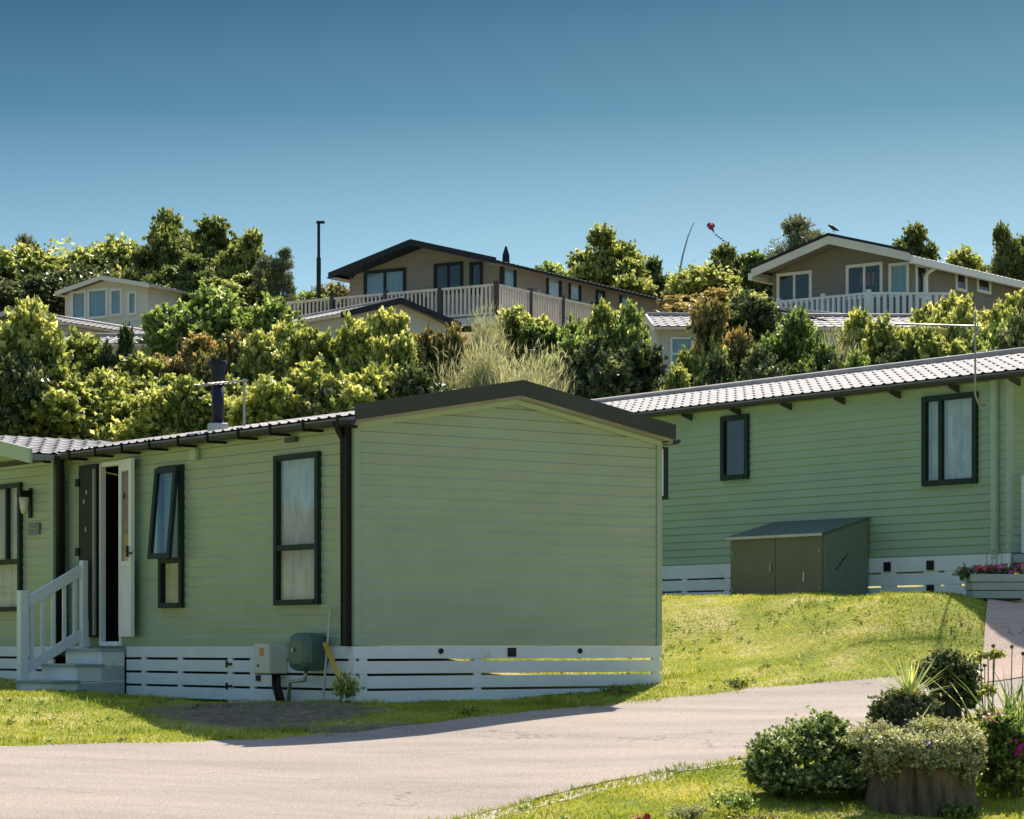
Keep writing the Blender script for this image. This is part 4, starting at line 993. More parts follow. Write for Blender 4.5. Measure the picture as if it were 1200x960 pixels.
# aerial on the rear roof
aw = thing('aerial', 'tall television aerial with long boom on the rear lodge roof', 'aerial', (O2[0]+.6*2.45-.14, O2[1]-.8*2.45-.1, zR+2.07-.12), R(RZ))
MB().tube([(.03, 0, -.12), (-.05, .02, -.14), (-.10, .04, .0), (-.10, .04, .2), (-.10, .04, 1.0)], .013, 8).build('mast', M['alu'], aw, smooth=True)
bd = Vector((-1, .08, 0)); bd.rotate(__import__('mathutils').Euler((0, 0, -R(RZ))))
mb = MB(); c0 = Vector((-.10, .04, .84)); mb.tube([c0 - bd*.06, c0 + bd*.98 + Vector((0,0,.04))], .012, 6)
pd = Vector((-bd.y, bd.x, 0)).normalized()
for k in range(12):
    c = c0 + bd * (.10 + .075 * k); mb.tube([c - pd*.09 + Vector((0,0,-.03)), c, c + pd*.09 + Vector((0,0,-.03))], .004, 5)
mb.build('boom', M['alu'], aw)
mb = MB()
for s in (-1, 1):
    for q in (-.10, .10): mb.tube([c0 - bd*.02 + Vector((0,0,0)), c0 - bd*.05 + pd*q + Vector((0,0,.11*s))], .005, 5)
    mb.tube([c0 - bd*.05 - pd*.10 + Vector((0,0,.11*s)), c0 - bd*.05 + pd*.10 + Vector((0,0,.11*s))], .005, 5)
mb.build('reflector', M['alu'], aw)

# olive storage box
sx_, sy_ = O2[0] + .6*.314, O2[1] - .8*.314
sb_ = thing('storage_box', 'olive steel storage shed with sloping felt lid against the rear lodge', 'shed', (sx_, sy_, 0), R(RZ))
zb0, zf, zk = .50, 1.43, 1.64
mb = MB(); mb.hexa([(-.825,0,zb0), (-.04,0,zb0), (-.04,1.8,zb0), (-.825,1.8,zb0), (-.825,0,zf), (-.04,0,zk), (-.04,1.8,zk), (-.825,1.8,zf)])
mb.build('shed_body', M['olive_side'], sb_, bevel=.004)
mb = MB(); z2 = lambda x: zf + (x + .825) / .785 * (zk - zf)
mb.hexa([(-.875,-.02,z2(-.875)+.004), (-.03,-.02,z2(-.03)+.004), (-.03,1.82,z2(-.03)+.004), (-.875,1.82,z2(-.875)+.004), (-.875,-.02,z2(-.875)+.035), (-.03,-.02,z2(-.03)+.035), (-.03,1.82,z2(-.03)+.035), (-.875,1.82,z2(-.875)+.035)])
mb.build('lid', M['felt'], sb_, bevel=.003)
MB().box(-.885, -.877, -.02, 1.82, z2(-.875)-.005, z2(-.875)+.03).build('lid_trim', M['steel'], sb_)
for (y0, y1) in ((.02, .895), (.905, 1.78)):
    d_ = MB().box(-.845, -.827, y0, y1, zb0+.06, zf-.012).build('door', M['olive'], sb_, bevel=.003)
MB().tube([(-.85, .97, .95), (-.875, .97, .97), (-.875, .97, 1.08), (-.85, .97, 1.10)], .008, 8).build('handle', M['steel'], sb_)
for y_, z_ in ((.06, .72), (.06, 1.2), (1.72, .72), (1.72, 1.2)): MB().box(-.853, -.8455, y_-.025, y_+.035, z_, z_+.05).build('hinge', M['olive_side'], sb_)
MB().box(-.8475, -.8455, .03, 1.77, .62, .635).build('rib', M['olive_side'], sb_)
MB().box(-.855, -.846, .34, .37, .83, .96).build('bolt', M['steel'], sb_)
MB().bar((-.62, -.006, .98), (-.40, -.006, 1.20), .006, .008).build('stay', M['black'], sb_)

# flower trough in front of the rear lodge
tx, ty = P(1166, 30.3); tz = gz(tx, ty)
tr_ = thing('flower_trough', 'grey blue wooden trough planted with red flowers by the path', 'planter', (tx, ty, tz), R(4))
mb = MB(); w, d, h = .62, .36, .30
for k in range(3):
    z0 = .02 + k * .095; o = .012 * (k - 1); mb.box(-w/2-o, w/2+o, -d/2-o, -d/2-o+.02, z0, z0+.088); mb.box(-w/2-o, w/2+o, d/2+o-.02, d/2+o, z0, z0+.088)
    mb.box(-w/2-o, -w/2-o+.02, -d/2-o+.021, d/2+o-.021, z0, z0+.088); mb.box(w/2+o-.02, w/2+o, -d/2-o+.021, d/2+o-.021, z0, z0+.088)
mb.build('trough_box', M['trough'], tr_, bevel=.004)
MB().box(-w/2+.02, w/2-.02, -d/2+.02, d/2-.02, .05, .27).build('soil', M['soil'], tr_)
def flowers(name, parent_or_none, pts, size, m, n=6, seed=1):
    rs = random.Random(seed); mb = MB()
    for p in pts:
        c = Vector(p); nv = Vector((rs.uniform(-.6, .6), rs.uniform(-1, .2), rs.uniform(.3, 1))).normalized()
        a = nv.orthogonal().normalized(); b = nv.cross(a); s = size * rs.uniform(.7, 1.2)
        for k in range(n):
            t = 2*math.pi*k/n; d = a*math.cos(t) + b*math.sin(t); e = a*-math.sin(t) + b*math.cos(t)
            mb.add([c, c + d*s*.6 + e*s*.3 + nv*s*.15, c + d*s + nv*s*.25, c + d*s*.6 - e*s*.3 + nv*s*.15], [(0,1,2,3)])
        mb.add([c + nv*s*.05 + a*s*.2, c + nv*s*.2 + b*s*.2, c + nv*s*.2 - a*s*.2, c + nv*s*.05 - b*s*.2], [(0,1,2,3)])
    return mb.build(name, m, parent_or_none)
def leaf_obj(name, lumps, shoots, per, size, leaf, seed, parent=None, **k):
    me = foliage(name, lumps, shoots, per, size, LEAF[leaf], seed, **k); o = bpy.data.objects.new(name, me); COL.objects.link(o)
    if parent: o.parent = parent
    return o
tp = thing('potted_plants', 'red and dark flowers spilling over the grey blue trough', 'flowers', (tx, ty, tz+.27))
leaf_obj('foliage', [(-.34,-.05,.02,.14,.12,.10), (-.1,0,.04,.2,.15,.10), (.2,0,.04,.2,.15,.11)], 60, 10, .035, 'ivy', 51, tp)
flowers('blossom', tp, [(rnd.uniform(-.24, .02), rnd.uniform(-.14, .05), rnd.uniform(.06, .13)) for _ in range(26)], .032, M['red'], seed=3)
flowers('dark_blossom', tp, [(rnd.uniform(.0, .32), rnd.uniform(-.14, .05), rnd.uniform(.05, .14)) for _ in range(26)], .030, M['magenta'], seed=4)
flowers('white_blossom', tp, [(rnd.uniform(-.5, -.3), rnd.uniform(-.14, .05), rnd.uniform(-.02, .08)) for _ in range(12)], .014, M['whitep'], seed=5)
mb = MB()
for i in range(6):
    x = rnd.uniform(-.15, .33); z = rnd.uniform(.2, .33); mb.tube([(x, 0, .0), (x + rnd.uniform(-.04, .04), -.02, z)], .004, 5); mb.tube([(x, -.02, z), (x, -.02, z+.02)], [.012, .008], 6)
mb.build('stems', M['mauve'], tp)

# ---- hillside homes
def far_wins(F_, px_list, oX, oY, dx, dy, z_floor, wall, base_m, off=0, **kw):
    out = []
    for (x0, x1, yt, yb, *rest) in px_list:
        def t_of(px):
            r = (px - 600) / F; return (oX - oY * r) / (dy * r - dx)
        a0, a1 = t_of(x0), t_of(x1); Y = oY + dy * (a0 + a1) / 2
        d = dict(w=wall, a0=min(a0, a1) , a1=max(a0, a1), z0=(757-yb)/F*Y - z_floor, z1=(757-yt)/F*Y - z_floor, m=base_m, fw=.10)
        d['z0'] = max(d['z0'], .06)
        if rest: d.update(rest[0])
        if 'n' in d:
            n = d.pop('n'); d['s'] = [d['a0'] + (d['a1'] - d['a0']) * k / n for k in range(1, n)]
        d.update(kw); out.append(d)
    return out
RB = -31.7; cb_, sb2 = math.cos(R(RB)), math.sin(R(RB))
def origin_from_right(px, Y, W):  # right front corner at px,Y
    X = (px - 600) / F * Y; return X - W * cb_, Y - W * sb2
# central decked lodge
Wc = 5.9; ox, oy = origin_from_right(585, 85, Wc); zc = 10.45
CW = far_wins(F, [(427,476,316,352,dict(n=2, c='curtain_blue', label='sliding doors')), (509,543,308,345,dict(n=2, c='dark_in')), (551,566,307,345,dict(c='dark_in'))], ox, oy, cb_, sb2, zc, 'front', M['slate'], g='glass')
rx, ry = ox + Wc * cb_, oy + Wc * sb2
CW += far_wins(F, [(588,604,310,340,dict(c='curtain_blue')), (640,657,322,352,dict(c='curtain')), (666,680,328,355,dict(c='curtain')), (698,708,335,358,dict(c='dark_in')), (726,737,343,368,dict(c='curtain_blue'))], rx, ry, -sb2, cb_, zc, 'right', M['slate'], g='glass')
cl_, cw = lodge('decked_lodge', 'taupe lodge with dark gabled roof and raised timber deck on the hill', 'lodge', (ox, oy, zc), RB, Wc, 12.0, 1.95, .76, M['taupe'], M['slate'], M['slate'], row=.2, ovs=.35, ovf=.75, wins=CW, fw=.20, drop=2, tp=(.3, .45), gutm=M['slate'], zt=.18, cap=False)
CR = cw['right']
MB().tube([CR.pt(.0, .12, 1.85), CR.pt(.02, .08, 1.6), CR.pt(.02, .06, .0)], .07, 8).build('downpipe', M['slate'], cl_)
mb = MB(); CR.box(mb, 2.15, 2.40, .014, .14, 1.1, 1.35); mb.build('wall_light', M['alu'], cl_)
for (x,y) in ((Wc/2+.6, 4.2),):
    MB().tube([(x, y, 2.6), (x, y, 2.95), (x, y, 3.25)], [.13, .12, .03], 10).build('roof_vent', M['slate'], cl_)
# deck with balustrade
dk = thing('timber_deck', 'raised timber deck with pale balusters and dark posts round the taupe lodge', 'deck', (ox, oy, zc), R(RB))
DX0, DX1, DY = -1.4, Wc + 1.2, -2.06
mb = MB()
for k in range(14):
    y0 = DY + k * .148; mb.box(DX0, DX1, y0, y0 + .14, -.10, -.05)
for k in range(8):
    x0 = Wc + .05 + k * .144; mb.box(x0, x0 + .137, .03, 8.2, -.10, -.05)
mb.box(DX0, DX1, DY - .04, DY - .005, -.30, -.04); mb.box(DX1 + .005, DX1 + .04, DY - .04, 8.2, -.30, -.04)
mb.build('deck_boards', M['timber'], dk)
def balustrade(parent, pts, posts_m, rail_m, h=1.0, sp=.155, bw=.05, z=-.05, postgap=1.9, pw=.13):
    for (x0, y0), (x1, y1) in zip(pts[:-1], pts[1:]):
        Ln = math.hypot(x1-x0, y1-y0); n = max(1, int(round(Ln / postgap)))
        for i in range(n + 1):
            q = i / n; x = x0+(x1-x0)*q; y = y0+(y1-y0)*q
            if i < n or (x1, y1) == pts[-1]: MB().box(x-pw/2, x+pw/2, y-pw/2, y+pw/2, z-.9, z+h+.12).build('post', posts_m, parent)
        mb = MB(); mb.bar((x0, y0, z+h), (x1, y1, z+h), .09, .07); mb.bar((x0, y0, z+.12), (x1, y1, z+.12), .05, .07)
        nb = int(Ln / sp)
        for i in range(nb):
            q = (i + .5) / nb; x = x0+(x1-x0)*q; y = y0+(y1-y0)*q; mb.box(x-bw/2, x+bw/2, y-bw/2, y+bw/2, z+.155, z+h-.035)
        mb.build('balustrade_panel', rail_m, parent)
balustrade(dk, [(DX0, DY+.05), (DX1-.05, DY+.05), (DX1-.05, 8.2)], M['timber_dark'], M['timber'])
# barbecue on deck
bq = thing('barbecue', 'round black kettle barbecue on the timber deck', 'barbecue', (ox + 3.35*cb_ + .9*sb2, oy + 3.35*sb2 - .9*cb_, zc-.05))
MB().tube([(0,0,.55),(0,0,.62),(0,0,.75),(0,0,.80),(0,0,.95),(0,0,1.06),(0,0,1.10)], [.12,.25,.33,.34,.30,.17,.02], 16).build('kettle', M['black'], bq, smooth=True)
for k in range(3):
    a = k*2.09; MB().tube([(.15*math.cos(a), .15*math.sin(a), .6), (.32*math.cos(a), .32*math.sin(a), 0)], .015, 6).build('leg', M['steel'], bq)
# right hand lodge
RB2 = -38.4; cr_, sr_ = math.cos(R(RB2)), math.sin(R(RB2))
Wr = 5.1; ox, oy = 12.5 - Wr * cr_, 82 - Wr * sr_; zr_ = 10.07
RWN = far_wins(F, [(911,952,319,356,dict(n=2, c='dark_in', label='white sliding doors')), (992,1035,309,350,dict(n=2, c='dark_in', label='white french doors')), (1042,1066,308,348,dict(c='curtain_blue'))], ox, oy, cr_, sr_, zr_, 'front', M['whiteframe'], g='glass')
rx, ry = ox + Wr * cr_, oy + Wr * sr_
RWN += far_wins(F, [(1072,1086,310,350,dict(c='dark_in')), (1119,1132,319,342,dict(c='dark_in')), (1144,1160,325,344,dict(c='dark_in'))], rx, ry, -sr_, cr_, zr_, 'right', M['whiteframe'], g='glass')
rl2, rw2 = lodge('gabled_lodge', 'brown grey lodge with white framed windows and bird on its roof', 'lodge', (ox, oy, zr_), RB2, Wr, 17.0, 2.05, .70, M['taupe2'], M['tile_brown'], M['cream'], row=.2, ovs=.35, ovf=.75, wins=RWN, fw=.26, drop=2, tp=(.3, .42), gutm=M['cream'], soff=None, zt=.17, cap=False)
mb = MB(); a_ = math.atan2(.70, Wr/2)
for sg in (0, 1):
    x0 = -.42 if sg == 0 else Wr + .42; z0 = 2.05 - .42*math.tan(a_) + .175; za = 2.05 + .70 + .175
    v = [(x0, -.80, z0), (Wr/2, -.80, za), (Wr/2, -.55, za), (x0, -.55, z0)]
    if sg: v = v[::-1]
    mb.hexa([tuple(p) for p in v] + [(p[0], p[1], p[2] + .09) for p in v])
mb.build('verge_cap', M['slate'], rl2)
R2 = rw2['right']
MB().box(Wr+.352, Wr+.50, -.74, 17.1, 2.05-.35*math.tan(a_)-.17, 2.05-.35*math.tan(a_)+.05).build('eave_board', M['whiteframe'], rl2)
MB().box(-.50, -.352, -.74, 17.1, 2.05-.35*math.tan(a_)-.17, 2.05-.35*math.tan(a_)+.05).build('eave_board', M['whiteframe'], rl2)
MB().tube([R2.pt(.95, .32, 1.85), R2.pt(.75, .2, 1.72), R2.pt(.7, .08, 1.55), R2.pt(.7, .08, .0)], .07, 8).build('downpipe', M['whiteframe'], rl2)
pk = MB(); RWf = rw2['front']; RWf.box(pk, 3.2, 3.75, -.06, -.04, 1.35, 1.75); pk.build('blind', M['pink'], rl2)
dk2 = thing('balcony', 'white balustraded balcony in front of the right hand lodge', 'balcony', (ox, oy, zr_), R(RB2))
MB().box(1.0, 4.3, -1.3, -.02, -.20, -.05).build('balcony_floor', M['white'], dk2)
MB().hexa([(4.31,-1.3,-.2),(6.3,.5,-.2),(5.2,.9,-.2),(4.31,-.02,-.2),(4.31,-1.3,-.05),(6.3,.5,-.05),(5.2,.9,-.05),(4.31,-.02,-.05)]).build('balcony_wing', M['white'], dk2)
balustrade(dk2, [(1.0, -1.25), (4.3, -1.25), (6.3, .45)], M['white'], M['white'], h=.95, sp=.19, bw=.09, postgap=2.0, pw=.12)
# bird on the ridge
bx_, by_ = (976-600)/F*82.7, 82.7
bird = MB(); bird.tube([(-.10,0,.30),(-.05,0,.31),(.0,0,.27),(.08,0,.20),(.20,0,.10),(.34,0,.01)], [.012,.045,.06,.085,.06,.015], 10)
bird.tube([(.05,.02,.14),(.05,.02,0)], .01, 5); bird.tube([(.09,-.03,.14),(.09,-.03,0)], .01, 5)
bo = bird.build('bird', M['feather'], None, smooth=True); bo.location = (bx_, by_, 12.97); bo.rotation_euler = (0, R(-20), 0); bo.scale = (.62, .8, .9)
bo.location.z = (757-273.5)/F*82.7
tag(bo, 'black bird perched on the ridge of the right hand lodge', 'bird')
# cream home far left
Wl = 3.9; ox, oy = origin_from_right(173, 95, Wl); zl = 11.05
LWN = far_wins(F, [(84,102,341,375), (103,127,338,374), (129,144,338,371), (150,161,341,370)], ox, oy, cb_, sb2, zl, 'front', M['whiteframe'], c='curtain_blue')
lh, lhw = lodge('cream_home', 'cream holiday home with four blue tinted windows on the left hilltop', 'holiday home', (ox, oy, zl), RB, Wl, 9, 1.98, .38, M['cream'], M['tile_grey'], M['cream'], row=.25, ovs=.25, ovf=.3, wins=LWN, fw=.16, drop=1.5, tp=(.3, .45), gutm=M['cream'])
mb = MB(); lhw['right'].box(mb, .55, 1.2, .015, .08, .75, 1.05); mb.build('window', M['slate'], lh)
# home (a) with slate verge below the deck
X66 = (399-600)/F*66
lodge('holiday_home', 'beige holiday home with dark slate verge just below the timber deck', 'holiday home', (X66, 66, 6.25), RZ, 3.45, 7.5, 2.05, .46, M['beige'], M['tile'], M['slate'], row=.25, ovs=.12, ovf=.2, fw=.16, drop=1.2, tp=(.25, .4), gutm=M['cream'])
# home (b) with one window
hb_o = (3.15, 62.2)
lodge('holiday_home', 'beige holiday home with one white framed window right of centre', 'holiday home', (hb_o[0], hb_o[1], 5.0), -88, 3.4, 6.0, 2.12, .42, M['beige'], M['tile'], M['cream'], row=.25, ovs=.15, ovf=.1, fw=.16, drop=1.0, tp=(.22, .35), gutm=M['cream'],
      wins=[W_('right', .28, .80, 1.05, 1.93, m=M['whiteframe'], h=(1.55,), c='curtain_blue', fw=.05)])
ch = thing('roof_vent', 'small dark vent on the roof of the beige home with one window', 'vent', (4.4, 60.3, 7.55))
MB().tube([(0,0,-.2),(0,0,.16)], .07, 10).build('vent_pipe', M['timber_dark'], ch); MB().tube([(0,0,.161),(0,0,.20),(0,0,.24)], [.12,.12,.05], 10).build('vent_cap', M['timber_dark'], ch)
# home (c) small slate gable
cX = (975-600)/F*60; rr = -55
c3, s3 = math.cos(R(rr)), math.sin(R(rr))
lodge('holiday_home', 'cream holiday home with small slate edged gable behind the dark shrub', 'holiday home', (cX - 3.5*c3, 60 - 3.5*s3, 5.25), rr, 3.5, 6.5, 2.08, .45, M['cream'], M['tile'], M['slate'], row=.25, ovs=.12, ovf=.2, fw=.14, drop=1.0, tp=(.22, .35), gutm=M['cream'])
# home (d), (e) at far left
lodge('holiday_home', 'low cream home with pale tiled roof glimpsed in the left hedge', 'holiday home', (-10.9, 62.4, 4.75), -90, 3.4, 3.3, 2.0, .34, M['cream'], M['tile'], M['cream'], row=.25, ovs=.15, ovf=.1, fw=.14, drop=1.0, tp=(.22, .35), gutm=M['cream'])
eX = (76-600)/F*75
lodge('holiday_home', 'beige roofed home half hidden at the far left beside the cream home', 'holiday home', (eX - 3.6*cb_, 75 - 3.6*sb2, 7.2), RB, 3.6, 6, 2.0, .42, M['beige'], M['tile_brown'], M['beige'], row=.25, ovs=.15, ovf=.3, fw=.14, drop=1.0, tp=(.25, .4), gutm=M['beige'])

# ---- hilltop street lamp, leaning pole and kite
lx, ly = P(373.5, 88); lg = gz(lx, ly)
lp = thing('lamp_post', 'slim dark lamp post standing on the hill left of the decked lodge', 'lamp post', (lx, ly, lg))
zt = (757-262)/F*88 - lg; zm = (757-302)/F*88 - lg
MB().tube([(0,0,-.2),(0,0,zm)], .075, 10).build('lower_pole', M['slate'], lp); MB().tube([(0,0,zm),(0,0,zt)], .05, 10).build('upper_pole', M['slate'], lp)
MB().box(-.08, .20, -.08, .08, zt, zt+.08).build('lantern', M['slate'], lp, bevel=.01)
fx_, fy_ = P(796, 112); fg = gz(fx_, fy_)
pts = []
for (px, py) in ((796,400),(796,322),(800,300),(806,278),(813,261)): pts.append(((px-600)/F*112 - fx_, 0, (757-py)/F*112 - fg))
po = MB().tube(pts, [.06,.05,.04,.03,.02], 6).build('flexible_pole', M['steel'], None, smooth=True); po.location = (fx_, fy_, fg)
tag(po, 'thin bent flag pole rising from the bushes left of the kite', 'pole')
kx, ky = P(833, 120); kz = (757-265)/F*120
kt = thing('kite', 'crimson kite with ragged tail flying above the hill', 'kite', (kx, ky, kz))
mb = MB(); n = 10
ring = [(.20*math.cos(2*math.pi*i/n)*(1 if math.sin(2*math.pi*i/n) > -.5 else .7), .05*math.sin(i), .18*math.sin(2*math.pi*i/n)) for i in range(n)]
mb.add([(0, -.12, .02)] + ring, [(0, 1+i, 1+(i+1)%n) for i in range(n)]); mb.add([(0, .06, 0)] + ring, [(0, 1+(i+1)%n, 1+i) for i in range(n)])
mb.build('canopy', M['kite'], kt)
mb = MB(); mb.add([(-.07,-.05,-.10),(.13,-.05,-.13),(.16,0,-.35),(.06,.05,-.2)], [(0,1,2,3)]); mb.build('keel', M['kitepurple'], kt)
mb = MB(); q = Vector((.14, 0, -.33)); prev = q
for k in range(6):
    nx = prev + Vector((.11, .02, -.07 - .02*(k%2))); mb.bar(prev, nx, .012, .012)
    c = nx; mb.add([c+Vector((-.05,0,.03)), c+Vector((.05,0,.02)), c+Vector((.04,.01,-.05)), c+Vector((-.04,.01,-.03))], [(0,1,2,3)]); prev = nx
mb.build('tail', M['kitepurple'], kt)

# ------------------------------------------------------------------ grass blades on the lawns
rs = np.random.RandomState(11)
def grass_blades():
    def region(n, x0, x1, y0, y1): return rs.uniform(x0, x1, n), rs.uniform(y0, y1, n)
    X = []; Y = []
    for n, b in ((90000, (-6.2, .5, 21.8, 31)), (150000, (-1.5, 7.5, 23.8, 37.6)), (90000, (-1.2, 4.6, 18, 23.6)), (14000, (3.5, 7, 18.5, 26.5))):
        x, y = region(n, *b); X.append(x); Y.append(y)
    X = np.concatenate(X); Y = np.concatenate(Y)
    inr = inpoly(X, Y, ROAD) | inpoly(X, Y, PATH); rd = roaddist(X, Y)
    keep = (np.abs(X / Y) < .215) & (~inr | (rd < .02 + .16 * vnoise(X, Y, 3, 8) * (vnoise(X, Y, 11, 18) > .45)))
    # not inside the lodges
    for (ax0, ay0, w, l) in ((A[0], A[1], W0, 10.4), (cx, cy, 3.8, 11)):
        lx = (X-ax0)*.8 + (Y-ay0)*.6; ly = -(X-ax0)*.6 + (Y-ay0)*.8
        keep &= ~((lx > -.02) & (lx < w+.02) & (ly > -.02) & (ly < l))
    # steps and shed
    lx = (X-A[0])*.8 + (Y-A[1])*.6; ly = -(X-A[0])*.6 + (Y-A[1])*.8; keep &= ~((lx > -.95) & (lx < 0) & (ly > 4.58) & (ly < 5.48))
    s_ = soilmask(X, Y); keep &= (s_ < .5) | (rs.rand(len(X)) < .16)
    edge = (rd < .14)
    dens = vnoise(X, Y, 1.7, 9) * .5 + vnoise(X, Y, 6, 10) * .5
    keep &= (rs.rand(len(X)) < .35 + dens) 
    X, Y, edge, dens = X[keep], Y[keep], edge[keep], dens[keep]; n = len(X)
    Z = gzv(X, Y) + ground_bumps(X, Y) - .008
    tuft = vnoise(X, Y, 2.3, 14); h = rs.uniform(.018, .045, n) * (1 + (edge * rs.rand(n) * .8) + (tuft > .78) * rs.rand(n) * 1.0); w = rs.uniform(.004, .009, n)
    a = rs.uniform(0, 6.28, n); lean = rs.normal(size=(n, 2)) * .5
    dx, dy = np.cos(a) * w, np.sin(a) * w
    V = np.stack([np.stack([X-dx, Y-dy, Z], 1), np.stack([X+dx, Y+dy, Z], 1), np.stack([X+lean[:, 0]*h, Y+lean[:, 1]*h, Z+h], 1)], 1)
    dry = vnoise(X, Y, .8, 12) * .5 + vnoise(X, Y, 2.6, 13) * .35
    T = np.clip((dry - .42) * 1.7 + .42 + rs.normal(size=n) * .15 - .30 * (tuft > .80), 0, 1)
    me = quads_mesh('lawn_grass', V, T, LEAF['grass']); o = bpy.data.objects.new('lawn_grass', me); COL.objects.link(o)
    tag(o, 'short yellow green grass blades covering the lawns', 'grass', kind='stuff')
grass_blades()

def lawn_weeds():
    rs_ = np.random.RandomState(77); n = 1500
    X = np.concatenate([rs_.uniform(-5.8, -1.5, 300), rs_.uniform(0, 7, 900), rs_.uniform(-.5, 4, 300)]); Y = np.concatenate([rs_.uniform(22, 28, 300), rs_.uniform(25.5, 32, 900), rs_.uniform(18.5, 23, 300)])
    rd = roaddist(X, Y); lx = (X-A[0])*.8 + (Y-A[1])*.6; ly = -(X-A[0])*.6 + (Y-A[1])*.8
    k = ~(inpoly(X, Y, ROAD) | inpoly(X, Y, PATH)) & ~((lx > -.1) & (lx < W0+.1) & (ly > -.1)) & ((vnoise(X, Y, 1.3, 50) > .52) | (rd < .25)) & ~((lx > -1) & (lx < 0) & (ly > 4.5) & (ly < 5.6))
    X, Y = X[k], Y[k]; Z = gzv(X, Y) + ground_bumps(X, Y); m = len(X); q = 7
    a = rs_.uniform(0, 6.28, (m, q)); sz = rs_.uniform(.02, .055, (m, 1)) * rs_.uniform(.6, 1.1, (m, q))
    D = np.stack([np.cos(a), np.sin(a), rs_.uniform(.1, .9, (m, q))], -1); D = unit(D)
    C = np.stack([X[:, None] + D[..., 0]*sz*.5, Y[:, None] + D[..., 1]*sz*.5, Z[:, None] + .012 + D[..., 2]*sz*.5], -1)
    me = quads_mesh('lawn_weeds', leaves(C.reshape(-1, 3), D.reshape(-1, 3), sz.ravel(), rs_, .5), rs_.uniform(.15, .75, m*q), LEAF['mid'])
    o = bpy.data.objects.new('lawn_weeds', me); COL.objects.link(o); tag(o, 'small broad leaved weeds scattered through the lawns', 'weeds', kind='stuff')
lawn_weeds()
def weed_at(px, Y, w, h, leaf, seed, label, name='weed', cat='weed', size=.03, sh=26):
    X = (px-600)/F*Y; g = gz(X, Y)
    me = foliage('leaves', [(0, 0, h*.45, w/2, w/2, h*.55)], sh, 8, size, LEAF[leaf], seed, up=.6)
    me.name = name; o = bpy.data.objects.new(name, me); COL.objects.link(o); o.location = (X, Y, g); return tag(o, label, cat)
weed_at(550, 24.75, .22, .09, 'olive', 61, 'small leafy weed at the road edge below the gable skirt')
weed_at(405, 25.35, .30, .30, 'olive', 62, 'clump of leafy weeds at the foot of the lodge corner', sh=110)
weed_at(243, 28.0, .25, .13, 'dark', 63, 'low dark weed at the foot of the long wall skirt')
weed_at(865, 27.35, .34, .09, 'olive', 64, 'flat leafy weeds along the road edge right of the gable', size=.04)
weed_at(722, 26.9, .35, .10, 'olive', 65, 'rough grass tuft under the right half of the gable skirt')

# ------------------------------------------------------------------ near planting, lower right
def at(px, py, Y): return Vector(((px-600)/F*Y, Y, (757-py)/F*Y))
# rounded glossy shrub
c = at(948, 960, 20.2); g = gz(c.x, c.y)
s1 = thing('glossy_shrub', 'rounded glossy green shrub at the bottom right beside the stump planter', 'shrub', (c.x, c.y, g))
L = [(0, 0, .30, .44, .40, .34), (.12, .0, .55, .26, .25, .22), (-.26, -.05, .40, .24, .24, .22), (.30, 0, .42, .25, .25, .20), (-.05, .15, .50, .25, .22, .2), (.38, .05, .22, .22, .22, .26), (-.36, -.1, .22, .18, .2, .2), (.13, .05, .64, .13, .13, .14), (-.2,-.2,.12,.24,.22,.16), (.15,-.25,.14,.26,.2,.18), (.4,-.15,.12,.2,.2,.16)]
s1.scale = (1, 1, .78)
leaf_obj('crown', L, 120, 14, .048, 'glossy', 71, s1, up=.55, spread=.11, inner=.3)
mb = MB(); mb.tube([(0,0,-.1),(0,0,.3)], [.05,.03], 8)
for l in L[1:]: mb.tube([(0,0,.1), tuple(l[:3])], [.018,.006], 5, False)
mb.build('trunk', M['bark'], s1)
# stump planter
c = at(1082, 950, 19.75); g = gz(c.x, c.y)
def stump(name, label, loc, r, h, seed, hollow=False, flare=1.12):
    o = thing(name, label, 'planter', loc); rs_ = random.Random(seed); n = 40; mb = MB()
    n = 150; ph = [rs_.uniform(0, 6.28) for _ in range(8)]; rg = np.random.RandomState(seed + 5); cr = np.convolve(np.tile(rg.rand(n), 3), [.2, .6, .2], 'same')[n:2*n]
    def rr(a, k, i): return r * (1 + .05*math.sin(3*a+ph[0]) + .03*math.sin(7*a+ph[1]+k*.1) + .015*math.sin(17*a+ph[2]+k*.5)) - .035 * max(0, cr[i] - .5) * 2.2 - .012 * rg.rand()
    K_ = 12; fl_ = lambda q: 1 + (flare - 1) * (1 - q) ** 2
    for k in range(K_):
        q0 = max(0, (k - 1) / (K_ - 2)); z = -.15 if k == 0 else h * q0
        for i in range(n):
            a = 2*math.pi*i/n; q = rr(a, k, i) * fl_(q0); mb.v.append((q*math.cos(a), q*math.sin(a), z + (.025*math.sin(5*a+ph[3]) + .012*rg.rand() if k == K_-1 else 0)))
    for k in range(K_-1):
        for i in range(n): mb.f.append((k*n+i, k*n+(i+1)%n, (k+1)*n+(i+1)%n, (k+1)*n+i))
    b0 = len(mb.v)
    for i in range(n):
        a = 2*math.pi*i/n; q = r*.80; mb.v.append((q*math.cos(a), q*math.sin(a), h-.01))
    for i in range(n): mb.f.append(((K_-1)*n+i, (K_-1)*n+(i+1)%n, b0+(i+1)%n, b0+i))
    mb.build('stump_wood', M['stumpwood'], o, smooth=True)
    MB().tube([(0,0,h-.09),(0,0,h-.03)], [r*.82, r*.82], 24).build('soil', M['soil'], o)
    return o
sh = (757-872)/F*19.75 - g
stump('stump_planter', 'wide weathered tree stump planter at the bottom right', (c.x, c.y, g), .38, sh, 5)
tpn = thing('trailing_plants', 'pale variegated plants trailing over the rim of the wide stump planter', 'plant', (c.x, c.y, g + sh))
